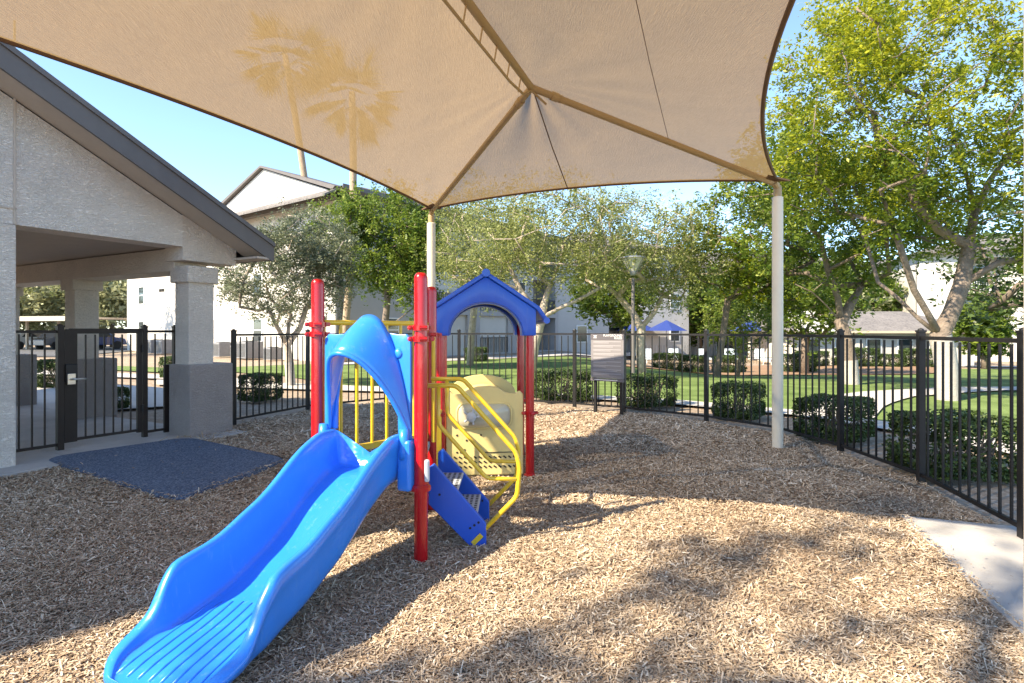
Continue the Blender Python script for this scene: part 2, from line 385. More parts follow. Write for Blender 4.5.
# lawns and walks outside the fence
strip('lawn', [(-3.0, 14.2), (-.8, 14.0), (1.2, 13.2), (3.0, 12.6), (5.4, 10.6), (6.3, 8.5), (6.8, 5.5), (7, 2)],
      [(-12, 24), (-3.0, 31), (8, 36), (16, 38), (30, 36), (44, 32), (50, 20), (55, 2)], .0, 'lawn', 50, 24, kind='structure')
strip('lawn', [(-9.5, 20.5), (-4.5, 17.5)], [(-14, 24), (-6.6, 22.5)], .008, 'lawn', 16, 6, kind='structure')
strip('lawn', [(-24, 26), (-10, 19.5)], [(-26, 28.5), (-11, 22)], .014, 'lawn', 16, 6, kind='structure')
strip('path', [(-2.5, 13.6), (.6, 13.25), (3.1, 12.0), (5.1, 10.3), (6.0, 8.3), (6.4, 5.5), (6.6, 2)],
      [(-2.4, 14.3), (.9, 13.9), (3.6, 12.55), (5.7, 10.7), (6.75, 8.5), (7.2, 5.5), (7.4, 2)], .03, 'path', 40, 2, kind='structure')
strip('path', [(5.6, 10.9), (6.6, 12.2), (8.3, 14.0), (12, 15.6), (20, 16.2), (40, 16)], [(6.3, 9.9), (7.6, 11.6), (9.2, 13.1), (12.3, 14.5), (20, 15.1), (40, 14.9)], .036, 'path', 40, 2, kind='structure')
strip('path', [(-9, 26.2), (-3, 30.8), (2, 36), (6.5, 42.5)], [(-8.6, 24.6), (-2.4, 29), (2.8, 34), (8, 41)], .03, 'path', 30, 2, kind='structure')
strip('path', [(-10, 16.0), (-5, 14.6), (-2.4, 14.0)], [(-11, 17.6), (-6.4, 16.4), (-2.9, 15.2)], .03, 'path', 20, 2, kind='structure')
strip('path', [(-30, 24.5), (-10, 17.5), (-7, 16.4)], [(-30.5, 26), (-10.5, 18.9), (-7.6, 17.6)], .034, 'path', 20, 2, kind='structure')
strip('path', [(-13.5, 12), (-9.2, 9.9), (-6.5, 11.8)], [(-14.2, 17), (-10, 15.5), (-8, 14.5)], .026, 'path', 20, 3, kind='structure')
strip('path', [(16, 37.4), (26, 39), (38, 36)], [(16, 38.6), (26, 40.5), (39, 37.3)], .03, 'path', 20, 2, kind='structure')
strip('road', [(-70, 36), (-26, 33)], [(-80, 56), (-30, 50)], .02, 'asphalt', 20, 4, kind='structure')

# ------------------------------------------------------------------ community building on the left
U = Vector((.48, .877, 0)); N = Vector((-.877, .48, 0))       # along the facade, into the building
A0 = Vector((-5.6, 6.43, 0))
def P(s, k, z): v = A0+U*s+N*k; return Vector((v.x, v.y, z))
bl = thing('community_building', P(0, 0, 0), 'tan stucco building with a gabled roof and open breezeway beside the play area', 'building')
MB().prism([P(-17.3, 0, 0), P(0, 0, 0), P(0, 0, 2.75), P(-17.3, 0, 2.75)], N*.45).build('wall', 'stucco_lt', bl, bevel=.015)
RID = -7.5
def rake(s): return 4.36-.5*s if s > RID else 4.36-.5*(2*RID-s)
MB().prism([P(-17.3, .002, 2.75), P(1.9, .002, 2.75), P(1.9, .002, rake(1.9)-.22), P(RID, .002, rake(RID)-.22), P(-17.3, .002, rake(-17.3)-.22)], N*.4).build('gable_wall', 'stucco_lt', bl)
MB().prism([P(1.9, -.002, 2.56), P(2.74, -.002, 2.56), P(2.74, -.002, rake(2.74)-.2), P(1.9, -.002, rake(1.9)-.21)], N*.42).build('gable_return', 'stucco', bl)
for c_, z_ in ((P(-.02, -.004, 3.9), (.02, .012, 2.3)), (P(-1.1, -.004, 2.93), (2.2, .012, .02))): MB().box(c_, z_, U, N).build('control_joint', 'soffit', bl)
# roof slab
for s0, s1 in ((RID, 2.97), (RID, 2*RID-2.97)):
    a = rake(s0); b = rake(s1)
    rf = MB().prism([P(s0, -.52, a-.14), P(s1, -.52, b-.14), P(s1, -.52, b+.02), P(s0, -.52, a+.02)], N*13).build('roof', 'shingle', bl)
    MB().prism([P(s0, -.555, a-.26), P(s1, -.555, b-.26), P(s1, -.555, b-.01), P(s0, -.555, a-.01)], N*.035).build('fascia', 'fascia', rf)
    MB().prism([P(s0, -.58, a-.02), P(s1+.03, -.58, b-.035), P(s1+.03, -.58, b+.03), P(s0, -.58, a+.045)], N*.05).build('drip_edge', 'fascia', rf)
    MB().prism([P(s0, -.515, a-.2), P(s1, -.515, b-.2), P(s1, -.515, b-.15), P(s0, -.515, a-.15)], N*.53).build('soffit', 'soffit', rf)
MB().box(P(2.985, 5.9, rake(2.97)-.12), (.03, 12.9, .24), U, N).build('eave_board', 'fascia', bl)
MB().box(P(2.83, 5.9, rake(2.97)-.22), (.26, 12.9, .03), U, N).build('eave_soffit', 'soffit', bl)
# breezeway
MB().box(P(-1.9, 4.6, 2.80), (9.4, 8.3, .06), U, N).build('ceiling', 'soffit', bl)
cl = MB().lathe(P(-.3, 2.3, 2.745), [(.0, 0), (.13, 0), (.14, .01), (.14, .025)], 24).build('ceiling_light', 'white', bl, smooth='auto')
MB().box(P(2.2, 3.6, 2.59), (.5, 6.6, .325), U, N).build('beam', 'stucco', bl)
MB().box(P(-1.3, 6.7, 2.59), (7.5, .45, .32), U, N).build('beam', 'stucco', bl)
MB().prism([P(-6.5, .45, 0), P(-6.5, 6.9, 0), P(-6.5, 6.9, 2.75), P(-6.5, .45, 2.75)], -U*.2).build('wall', 'stucco', bl)
def column(k):
    c = MB().box(P(2.2, k, 1.66), (.38, .34, 1.3), U, N).build('column', 'stucco', bl, bevel=.012)
    MB().box(P(2.2, k, 2.37), (.48, .44, .24), U, N).build('capital', 'stucco', c, bevel=.02)
    MB().box(P(2.31, k, .52), (.68, .52, 1.08), U, N).build('pedestal', 'stucco_gray', c, bevel=.02)
column(.2); column(3.45); column(6.5)
for s in (-.9,):
    c = MB().box(P(s, 6.5, 1.66), (.42, .42, 1.3), U, N).build('column', 'stucco', bl, bevel=.012)
    MB().box(P(s, 6.5, .52), (.84, .84, 1.08), U, N).build('pedestal', 'stucco_gray', c, bevel=.02)
mb = MB()
for i in range(4):
    for j in range(4):
        mb.box(P(-4.9+i*1.95+.55, .75+j*1.8+.05-.9+.6, .0), (1.94, 1.79, .06), U, N)
mb.box(P(1.05, -.17, -.002), (3.3, .35, .055), U, N)
fl = mb.build('path', 'conc', bevel=.006, props=dict(kind='structure'))

# rubber mat
def rounded(poly, r, n=5):
    o = []; k = len(poly)
    for i in range(k):
        p = Vector(poly[i]); a = (Vector(poly[i-1])-p).normalized(); b = (Vector(poly[(i+1) % k])-p).normalized()
        for j in range(n+1):
            t = j/n; o.append(tuple((p+a*r*(1-t)).lerp(p+b*r*t, t)))
    return o
mp_ = rounded([(x, y, 0) for x, y in MATP], .3)
ctr = sum((Vector(p) for p in mp_), Vector())/len(mp_)
rows = []
for sc, z in ((1.03, -.02), (1.0, .025), (.965, .045), (.9, .05), (.5, .052), (.01, .05)):
    rows.append([tuple(ctr+(Vector(p)-ctr)*sc+Vector((0, 0, z))) for p in mp_])
MB().grid(rows, closed=True).build('rubber_mat', 'mat', smooth=True, props=dict(label='blue gray crumb rubber mat on the mulch before the gate', cat='mat'))

# ------------------------------------------------------------------ fences
HF = 1.5
def picket_panel(a, b, z0, z1, parent, m='black', gap=.14, r=.0085, rail=.03, name='fence_panel'):
    a = Vector(a); b = Vector(b); d = b-a; L = d.length; d.normalize(); mb = MB(); nrm = Vector((-d.y, d.x, 0))
    mb.box((a+b)/2+Vector((0, 0, z1-.02)), (L, rail, .035), d, nrm); mb.box((a+b)/2+Vector((0, 0, z0)), (L, rail, .035), d, nrm)
    k = max(1, round(L/gap)); 
    for i in range(1, k):
        p = a+d*(L*i/k); mb.box((p.x, p.y, (z0+z1-.05)/2), (.017, .017, z1-.05-z0), d, nrm)
    return mb.build(name, m, parent)
def fpost(p, h, parent, wd=.06, m='black', z0=-.05, dirv=(1, 0, 0)):
    d = Vector(dirv); nrm = Vector((-d.y, d.x, 0)); mb = MB().box((p[0], p[1], (h+z0)/2), (wd, wd, h-z0), d, nrm)
    mb.box((p[0], p[1], h+.008), (wd+.012, wd+.012, .02), d, nrm); mb.lathe((p[0], p[1], h+.018), [(wd*.5, 0), (wd*.4, .015), (.001, .022)], 12)
    return mb.build('fence_post', m, parent)
fn = thing('metal_fence', (FP[0][0], FP[0][1], 0), 'black metal picket fence curving around the back and right of the mulch', 'fence')
for i, (a, b) in enumerate(zip(FP, FP[1:])):
    picket_panel((*a, 0), (*b, 0), .10, HF, fn)
for i, p in enumerate(FP):
    q = FP[min(i+1, len(FP)-1)]; r0 = FP[max(i-1, 0)]; d = Vector((q[0]-r0[0], q[1]-r0[1], 0)).normalized()
    fpost(p, HF+.04, fn, dirv=d)
# gate line
g0 = Vector((-6.06, 6.76, 0)); gd = Vector((.496, .868, 0)).normalized(); gn = Vector((-gd.y, gd.x, 0))
def gpx(px):
    k = (px-512)/F; t = (k*g0.y-g0.x)/(gd.x-k*gd.y); return g0+gd*t
def gz(z): return Vector((0, 0, z))
ga = gpx(5); gb = gpx(57); gc = gpx(64); ge = gpx(139); gf = gpx(144.5); gg = gpx(175); gh = gpx(192)
gfence = thing('metal_fence', ga, 'bronze picket fence on both sides of the gate under the breezeway beam', 'fence')
picket_panel(ga, gb, .1, 1.56, gfence, 'bronze'); picket_panel(gf, gg, .1, 1.56, gfence, 'bronze')
picket_panel(gg, gh, 1.13, 1.56, gfence, 'bronze')
MB().box(gh+gz(1.34), (.03, .03, .46), gd, gn).build('fence_post', 'bronze', gfence)
MB().box(gg-gd*.1+gz(.55), (.13, .03, 1.0), gd, gn).build('fence_panel', 'bronze', gfence)
fpost(gb+gd*.03, 1.6, gfence, .07, 'bronze', dirv=gd); fpost(gf, 1.6, gfence, .06, 'bronze', dirv=gd); fpost(gg, 1.6, gfence, .06, 'bronze', dirv=gd)
gt = thing('gate', gc, 'bronze metal picket gate with a silver lever lock in the breezeway', 'gate')
pan = picket_panel(gc+gd*.13, ge, .14, 1.55, gt, 'bronze', gap=.115, name='gate_panel')
mb = MB(); mb.box(gc+gd*.07+gz(.84), (.14, .035, 1.46), gd, gn); mb.box(ge+gz(.84), (.06, .04, 1.47), gd, gn); mb.box(gc+gd*.5+gz(1.555), ((ge-gc).length*.98, .04, .05), gd, gn)
mb.build('gate_frame', 'bronze', gt)
lk = MB().box(gc+gd*.06-gn*.04+gz(1.0), (.13, .05, .24), gd, gn).build('lock_box', 'black', gt, bevel=.006)
MB().box(gc+gd*.05-gn*.075+gz(.93), (.09, .02, .14), gd, gn).build('lock_plate', 'steel', lk, bevel=.004)
MB().tube([gc+gd*.05-gn*.08+gz(.93), gc+gd*.05-gn*.13+gz(.93), gc+gd*.09-gn*.14+gz(.93), gc+gd*.2-gn*.14+gz(.925)], .012, 10).build('lever', 'steel', lk, smooth=True)
for z in (.45, 1.3): MB().tube([ge+gd*.035-gn*.03+gz(z-.05), ge+gd*.035-gn*.03+gz(z+.05)], .02, 10).build('hinge', 'black', gt)

# ------------------------------------------------------------------ shade structure
Bc = Vector((-1.29, 9.09, 3.5)); Rc = Vector((3.45, 7.39, 3.5)); Lc = Vector((-3.85, 3.1, 3.5)); Fc = Vector((1.35, 1.4, 3.5))
A1 = Vector((.20, 5.88, 4.12)); A2 = Vector((-.56, 3.7, 4.12))
sh = thing('shade_canopy', (Bc.x, Bc.y, 0), 'tan mesh shade sail canopy on cream posts over the whole playground', 'shade canopy')
def edge(a, b, inward, sag, u): return a.lerp(b, u)+inward*sag*4*u*(1-u)+Vector((0, 0, .06*4*u*(1-u)))
def panel(a, b, ra, rb, sag, name='canopy_panel'):
    mid = (a+b)/2; inn = ((ra+rb)/2-mid); inn.z = 0; inn.normalize(); rows = []
    for i in range(61):
        u = i/60; e = edge(a, b, inn, sag, u); r_ = ra.lerp(rb, u); row = []
        for j in range(33):
            v = j/32; p = e.lerp(r_, v); p.z -= .05*math.sin(math.pi*v)*math.sin(math.pi*u)
            for c in (a, b, ra, rb):
                q = p-c; dd = math.hypot(q.x, q.y); p.z += .010*math.exp(-dd*.75)*math.sin(math.atan2(q.y, q.x)*15)*min(1, dd/.35)*min(1, v*6)
            row.append(p)
        rows.append(row)
    o = MB().grid(rows).build(name, 'cloth', sh, smooth=True)
    MB().tube([edge(a, b, inn, sag, i/24) for i in range(25)], .02, 6).build('hem', 'hem', o, smooth=True)
    return o
up = Vector((0, 0, .012))
p1 = panel(Bc, Rc, A1, A1, .32); p2 = panel(Rc, Fc, A1, A2, .40); panel(Fc, Lc, A2, A2, .3); p4 = panel(Lc, Bc, A2, A1, .16)
mid = edge(Bc, Rc, Vector((-.33, -.94, 0)), .32, .46)
MB().tube([A1-up*2, A1.lerp(mid, .5)-Vector((0, 0, .055)), mid-up], .007, 6).build('seam', 'hem', p1)
q1 = A1.lerp(Rc, .5)
MB().tube([q1-up*2.4, q1.lerp(A2.lerp(Fc, .5), .5)-Vector((0, 0, .09)), A2.lerp(Fc, .5)-up*2], .003, 5).build('seam', 'hem', p2)
dn = Vector((0, 0, -.055))
for c, a in ((Bc, A1), (Rc, A1), (Lc, A2), (Fc, A2)):
    MB().tube([c+dn+(a-c)*.0, a+dn], .036, 12).build('hip_rafter', 'canopyframe', sh, smooth='auto')
    mb = MB(); t = (a-c).normalized()
    mb.tube([a+dn-t*.32, a+dn-t*.24], .046, 12); mb.tube([a+dn-t*.36, a+dn-t*.34], .042, 12); mb.build('coupling', 'canopyframe', sh)
MB().tube([A1+dn, A2+dn], .036, 12).build('ridge_beam', 'canopyframe', sh, smooth='auto')
tr_ = MB(); s_ = Vector((-.03, .01, -.17)); rd = (A2-A1)
tr_.tube([A1+dn+Vector((0, 0, -.02)), A1+rd*.08+dn+s_*.8, A1+rd*.25+dn+s_, A2+dn+s_], .013, 8)
for i in range(1, 7): tr_.tube([A1+rd*(i/7)+dn, A1+rd*(i/7)+dn+s_], .008, 6)
tr_.tube([A1+dn+Vector((-.0, .0, -.03)), A1+dn+Vector((.16, .13, -.12))], .012, 6)
tr_.build('ridge_truss', 'canopyframe', sh)
for c, ht in ((Bc, 3.26), (Rc, 3.28), (Lc, 3.26), (Fc, 3.26)):
    q = MB().lathe((c.x, c.y, -.05), [(.068, 0), (.068, ht+.05), (.055, ht+.06)], 24).build('post', 'postpaint', sh, smooth='auto')
    inn = Vector((-.15, 3.9, 0))-c; inn.z = 0; inn.normalize()
    mb = MB().lathe((c.x, c.y, ht), [(.05, 0), (.05, .12), (.04, .16)], 16); mb.tube([(c.x, c.y, ht+.1), c+Vector((0, 0, -.1)), c+inn*.1+Vector((0, 0, -.04))], .04, 10)
    mb.build('post_bracket', 'canopyframe', q)
    MB().prism([c+inn*.05+Vector((-.16, .02, -.03)), c+inn*.05+Vector((.16, -.05, -.03)), c+inn*.3+Vector((0, 0, -.0))], (0, 0, .02)).build('corner_patch', 'hem', sh)

# ------------------------------------------------------------------ play structure
P1 = Vector((-.61, 3.81, 0)); P2 = Vector((-1.40, 4.10, 0)); P3 = Vector((-.695, 4.9, 0))
RF = Vector((.19, 6.04, 0)); LF = Vector((-.745, 5.95, 0)); RB = Vector((.105, 6.98, 0)); LB = Vector((-.835, 6.9, 0))
pl = thing('play_structure', (-.7, 4.6, 0), 'red blue and yellow toddler play structure with slide steps and gabled playhouse', 'playground set')
def post(p, top, collars, flange=None, r=.0455):
    q = MB().lathe((p.x, p.y, -.05), [(r, 0), (r, top+.05-.045), (r*.97, top+.05-.03), (r*.85, top+.05-.015), (r*.6, top+.05-.003), (.004, top+.05)], 28).build('post', 'red', pl, smooth='auto')
    for z in collars:
        mb = MB().lathe((p.x, p.y, z), [(r+.001, -.02), (r+.014, -.018), (r+.014, .018), (r+.001, .02)], 24)
        for a in (20, 110, 200, 290):
            d = Vector((math.cos(R(a)), math.sin(R(a)), 0)); mb.box(p+d*(r+.022)+Vector((0, 0, z)), (.035, .03, .03), d, Vector((-d.y, d.x, 0)))
            mb.lathe(p+d*(r+.03)+Vector((0, 0, z)), [(.014, -.024), (.014, .024), (.008, .028)], 10, axis=(-d.y, d.x, 0))
        mb.build('collar', 'red', q, smooth='auto')
    if flange is not None:
        MB().lathe((p.x, p.y, flange), [(r+.001, 0), (r+.022, .0), (r+.022, .025), (r+.008, .04), (r+.001, .04)], 24).build('collar', 'red', q, smooth='auto')
post(P1, 1.945, (1.50, 1.575), .49); post(P2, 1.93, (1.53, 1.60)); post(P3, 1.935, (1.52,), .12); 
post(RF, 1.75, (.68,), .0); post(LF, 1.75, (.68,), .0); post(RB, 1.75, (.70,)); post(LB, 1.75, (.70,))
# white tag on the front post
MB().box((P1.x+.045, P1.y-.03, .625), (.035, .03, .15), (1, .3, 0), (-.3, 1, 0)).build('hand_hold', 'gray', pl, bevel=.012)
# triangular deck
ce = (P1+P2+P3)/3
dk = MB().prism([P1.lerp(ce, .03)+Vector((0, 0, .56)), P3.lerp(ce, .03)+Vector((0, 0, .56)), P2.lerp(ce, .03)+Vector((0, 0, .56))], (0, 0, .05)).build('deck', 'deck', pl, bevel=.01)
# slide hood panel between P2 and P1
ed = (P1-P2); eL = ed.length; ed.normalize(); eo = Vector((ed.y, -ed.x, 0))     # outward, toward the slide
def Q(u, wv_, z): v = P2+ed*(u*eL)+eo*wv_; return Vector((v.x, v.y, z))
def archpt(t, ul, ur, zb, zt, pw=1.6):
    a = math.pi*t; cx = (ul+ur)/2; hw = (ur-ul)/2
    c = math.cos(a); s_ = math.sin(a); e = .62
    return cx-hw*math.copysign(abs(c)**e, c), zb+(zt-zb)*abs(s_)**(1.0)
def hood():
    # flat side panels with scalloped top
    n = 28; outer = []; inner_ = []
    for i in range(n+1):
        t = i/n; u, z = archpt(t, .20, .80, .86, 1.52); inner_.append((u, z))
    pl_out = [(.085, .86), (.085, 1.2), (.085, 1.535), (.2, 1.53), (.32, 1.535), (.42, 1.60), (.5, 1.63), (.58, 1.60), (.68, 1.545), (.8, 1.53), (.915, 1.535), (.915, 1.2), (.915, .86)]
    L = [0]
    for a, b in zip(pl_out, pl_out[1:]): L.append(L[-1]+math.hypot(b[0]-a[0], b[1]-a[1]))
    for i in range(n+1):
        t = L[-1]*i/n; j = min(len(pl_out)-2, max(q for q in range(len(L)) if L[q] <= t+1e-9)) if i < n else len(pl_out)-2
        f = (t-L[j])/(L[j+1]-L[j]); outer.append((pl_out[j][0]+(pl_out[j+1][0]-pl_out[j][0])*f, pl_out[j][1]+(pl_out[j+1][1]-pl_out[j][1])*f))
    rows = [[Q(u, .0, z) for u, z in outer], [Q(u, .0, z) for u, z in inner_]]
    ho = MB().grid(rows).build('slide_hood', 'blue', pl, smooth='auto', solid=.03, bevel=.006)
    # swooping cowl: rises from the panel and sweeps out over the slide entrance
    rows = []
    N_ = 8
    for k in range(N_+1):
        f = k/N_; row = []
        for i in range(41):
            t = i/40; 
            # back profile: tall pointed arch on the panel; front profile: lower lip further out
            sharp = abs(2*t-1); pk = math.sin(math.pi*t)
            ub = .13+.81*t; zb = .82+(1.66-.82)*(1-sharp**2.3)
            uf = .13+.80*t-.03*pk; zf = .80+(1.41-.80)*(1-sharp**2.3)
            u = ub+(uf-ub)*f; z = zb+(zf-zb)*(f**.85); wv_ = .02+.30*f*(pk**1.25)
            z += .035*math.sin(math.pi*f)*pk
            row.append(Q(u, wv_, z))
        rows.append(row)
    cowl = MB().grid(rows).build('cowl', 'blue', ho, smooth=True, solid=.022)
    MB().tube(rows[-1], .017, 8).build('cowl_lip', 'blue', ho, smooth=True)
    mb = MB()
    for i in range(6):
        a = rows[-1][16+i]; mb.tube([a+Vector((0, 0, .0)), rows[-3][17+i]+Vector((0, 0, -.03))], .007, 6)
    mb.build('molded_rib', 'blue', ho, smooth=True)
    for u in (.80,):
        MB().lathe(Q(u, .012, 1.40), [(.036, 0), (.034, .008), (.02, .016), (.002, .018)], 16, axis=eo).build('dome_button', 'blue', ho, smooth=True)
    for u in (.12, .89):
        MB().lathe(Q(u, .06, .70), [(.035, 0), (.04, .05), (.036, .12), (.032, .2)], 16).build('hood_foot', 'blue', ho, smooth=True)
hood()
# slide chute
def slide():
    M0 = P2.lerp(P1, .5); ax = Vector((-.285, -.958, 0)).normalized(); rt = Vector((-ax.y, ax.x, 0)); rt = rt if rt.x > 0 else -rt
    def interp(x, T):
        for (a, va), (b, vb) in zip(T, T[1:]):
            if x <= b: f = (x-a)/(b-a); f = f*f*(3-2*f)*.35+f*.65; return va+(vb-va)*f
        return T[-1][1]
    bed = [(0, .60), (.2, .595), (.35, .535), (.8, .30), (1.1, .20), (1.4, .15), (1.6, .125), (1.74, .09)]
    wl = [(0, .26), (.2, .27), (.35, .28), (.8, .27), (1.1, .26), (1.34, .27), (1.41, .20), (1.47, .09), (1.55, .05), (1.66, .035), (1.74, .012)]
    hwT = [(0, .25), (.8, .245), (1.2, .25), (1.36, .265), (1.44, .255), (1.54, .275), (1.64, .265), (1.70, .235), (1.74, .19)]
    rows = []
    ss = [0, .04, .12, .2, .28, .36, .46, .58, .7, .8, .9, 1.0, 1.1, 1.2, 1.28, 1.34, 1.38, 1.42, 1.46, 1.5, 1.54, 1.59, 1.64, 1.69, 1.73, 1.74]
    for s in ss:
        z = interp(s, bed); h = interp(s, wl); hw = interp(s, hwT); bend = Vector((0, 0, 0))
        thk = .05 if s < 1.5 else .035
        half = [(0, 0), (.5, 0), (.78, .0), (.86, h*.05), (.925, h*.22), (.95, h*.5), (.97, h*.85), (1.0, h*.97), (1.07, h+.004), (1.16, h*.99), (1.21, h*.93-.008), (1.215, h*.85-.03), (1.16, h*.78-.04), (1.13, h*.3-.045), (1.06, -.06), (.8, -.075), (0, -.075)]
        k = []
        for a, b in half:
            if b < 0: b = b*thk/.05
            k.append((a*hw, b))
        full = k+[(-a, b) for a, b in k[-2:0:-1]]
        c = M0+ax*(s-.03)
        rows.append([c+rt*a+Vector((0, 0, z+b)) for a, b in full])
    mb = MB().grid(rows, closed=True); n_ = len(rows[0]); nr = len(rows)
    mb.f.append(tuple(range(n_))[::-1]); mb.f.append(tuple((nr-1)*n_+i for i in range(n_)))
    sl_ = mb.build('slide', 'blue', pl, smooth=True, subsurf=1)
    rb = MB()
    for i in range(8):
        o_ = -.19+i*.054
        s0 = 1.16+.03*abs(i-3.5)*.4
        pts = []
        for q in range(8):
            s = s0+(1.70-s0)*q/7; pts.append(M0+ax*(s-.03)+rt*(o_*(1+.08*q/7))+Vector((0, 0, interp(s, bed)-.001+(.0 if q else -.006))))
        rb.tube(pts, .0085, 6)
    rb.build('tread_rib', 'blue', sl_, smooth=True)
    # mounting blocks beside the deck
    MB().box(Q(.90, .035, .66), (.10, .11, .34), ed, eo).build('mounting_block', 'blue', sl_, bevel=.02)
    MB().box(Q(.11, .035, .66), (.10, .11, .34), ed, eo).build('mounting_block', 'blue', sl_, bevel=.02)
    MB().tube([M0+ax*1.5+Vector((0, 0, -.1)), M0+ax*1.5+Vector((0, 0, .1))], .03, 10).build('slide_leg', 'black', sl_)
slide()
# yellow barrier P2-P3
def barrier(a, b, z0, z1, n=6):
    d = (b-a).normalized(); br = MB(); a1 = a+d*.05; b1 = b-d*.05
    z = Vector((0, 0, 1))
    o = MB().tube([a1+z*z1, b1+z*z1], .02, 12).build('barrier', 'yellow', pl, smooth='auto')
    MB().box((a1+b1)/2+z*z0, ((b1-a1).length, .035, .045), d, Vector((-d.y, d.x, 0))).build('rail', 'yellow', o)
    for i in range(n+2):
        p = a1.lerp(b1, i/(n+1)); MB().tube([p+z*z0, p+z*z1], .0125, 10).build('bar', 'yellow', o, smooth='auto')
barrier(P2, P3, .66, 1.615, 6)
# steps
stp = thing  # (parts below hang on the play structure)
def XZ(x, z, y): return Vector((x, y, z))
st = None
sidepoly = [(-.60, .57), (-.56, .60), (-.185, .17), (-.185, .0), (-.30, .005), (-.60, .31)]
for y in (4.10, 4.62):
    o = MB().prism([XZ(x, z, y-.02) for x, z in sidepoly], (0, .04, 0)).build('stringer', 'dblue', pl, bevel=.008)
    if st is None: st = o
    for (x, z) in ((-.30, .14), (-.27, .16), (-.24, .18), (-.52, .38)): MB().lathe((x, y-.023, z), [(.009, 0), (.009, .01)], 10, axis=(0, 1, 0)).build('bolt_hole', 'dark', o)
for (x, z) in ((-.475, .40), (-.335, .225)):
    t_ = MB().box((x, 4.36, z), (.17, .47, .02)).build('tread', 'gray', pl, bevel=.004)
    g = MB()
    for i in range(4):
        for j in range(10): g.box((x-.06+i*.04, 4.16+j*.045, z+.0105), (.02, .022, .002))
    g.build('perforation', 'dark', t_)
def smoothpath(pts, r=.04, n=4):
    o = [pts[0]]
    for a, b, c in zip(pts, pts[1:], pts[2:]):
        u = (a-b); v = (c-b); ra = min(r, u.length*.45); rc = min(r, v.length*.45); p = b+u.normalized()*ra; q = b+v.normalized()*rc
        for i in range(n+1):
            t = i/n; o.append(p*(1-t)**2+b*2*t*(1-t)+q*t*t)
    return o+[pts[-1]]
for y in (4.10, 4.65):
    o = MB().tube(smoothpath([XZ(-.66, 1.16, y), XZ(-.40, 1.16, y), XZ(.03, .68, y), XZ(.055, .57, y), XZ(.036, .36, y), XZ(-.33, -.01, y)]), .0175, 12).build('handrail', 'yellow', pl, smooth=True)
    MB().tube(smoothpath([XZ(-.53, 1.16, y), XZ(-.53, .88, y), XZ(-.18, .49, y), XZ(.045, .485, y)]), .0155, 12).build('mid_rail', 'yellow', o, smooth=True)
    MB().box(XZ(-.25, .06, y-.022), (.09, .012, .035), (1, 0, 1), (0, 1, 0), (-1, 0, 1)).build('foot_bracket', 'yellow', o)
for y in (4.02, 4.78): MB().tube([XZ(-.625 if y < 4.3 else -.66, .62, y), XZ(-.625 if y < 4.3 else -.66, 1.82 if y < 4.3 else 1.5, y)], .016, 12).build('grab_pole', 'yellow', pl, smooth='auto')
# playhouse
fx = (RF-LF).normalized(); fy = (RB-RF).normalized()
def G(a, b, z): v = LF+fx*a+fy*b; return Vector((v.x, v.y, z))
Wd = (RF-LF).length; Dp = (RB-RF).length
hr = None
def roof():
    prof_out = [(-.10, 1.50), (-.10, 1.70), (Wd*.5, 2.16), (Wd+.10, 1.70), (Wd+.10, 1.50)]
    def archs(n=20, r0=0.0):
        return [(Wd/2-(Wd/2-.075)*math.cos(math.pi*i/n), 1.50+.35*math.sin(math.pi*i/n)) for i in range(n+1)]
    ar = archs()
    # outer outline resampled to match the arch
    oL = [(-.06, 1.50), (-.06, 1.66)]
    out_ = []
    for i, (a, z) in enumerate(ar):
        t = i/20; 
        if t < .15: out_.append((-.06, 1.5+(1.775-1.5)*t/.15))
        elif t <= .5: f = (t-.15)/.35; out_.append((-.06+(Wd/2+.06)*f, 1.775+(2.12-1.775)*f))
        elif t <= .85: f = (t-.5)/.35; out_.append((Wd/2+(Wd/2+.06)*f, 2.12-(2.12-1.775)*f))
        else: out_.append((Wd+.06, 1.775-(1.775-1.5)*(t-.85)/.15))
    r_ = None
    for b in (-.03, Dp+.03):
        o = MB().grid([[G(a, b, z) for a, z in out_], [G(a, b, z) for a, z in ar]]).build('gable_arch', 'dblue', pl, smooth='auto', solid=.06, bevel=.012)
    # inner lining of the arch
    for b0, b1 in ((-.03, .18), (Dp-.18, Dp+.03)):
        MB().grid([[G(a, b0, z) for a, z in ar], [G(a, b1, z) for a, z in ar]]).build('arch_lining', 'dblue', pl, smooth='auto', solid=.02)
    o = None
    for sgn in (-1, 1):
        e0 = Wd/2+sgn*(Wd/2+.17); pts = [(Wd/2, 2.15), (Wd/2+sgn*.3, 1.955), (Wd/2+sgn*.55, 1.79), (e0, 1.66)]
        rows = [[G(a, b, z) for b in np.linspace(-.08, Dp+.08, 6)] for a, z in pts]
        o = MB().grid(rows).build('roof', 'dblue', pl, smooth=True, solid=.045, bevel=.01)
        MB().tube([G(e0, -.085, 1.66), G(e0, Dp+.085, 1.66)], .034, 12).build('eave_roll', 'dblue', o, smooth='auto')
        mb = MB()
        for k in range(5):
            f = .12+k*.2; i = min(2, int(f*3)); g = f*3-i; a = pts[i][0]+(pts[i+1][0]-pts[i][0])*g; z = pts[i][1]+(pts[i+1][1]-pts[i][1])*g
            mb.tube([G(a, -.075, z+.02), G(a, Dp+.075, z+.02)], .012, 6)
        mb.build('shingle_ridge', 'dblue', o, smooth=True)
    MB().tube([G(Wd/2, -.10, 2.155), G(Wd/2, Dp+.10, 2.155)], .042, 14).build('ridge_cap', 'dblue', pl, smooth='auto')
roof()
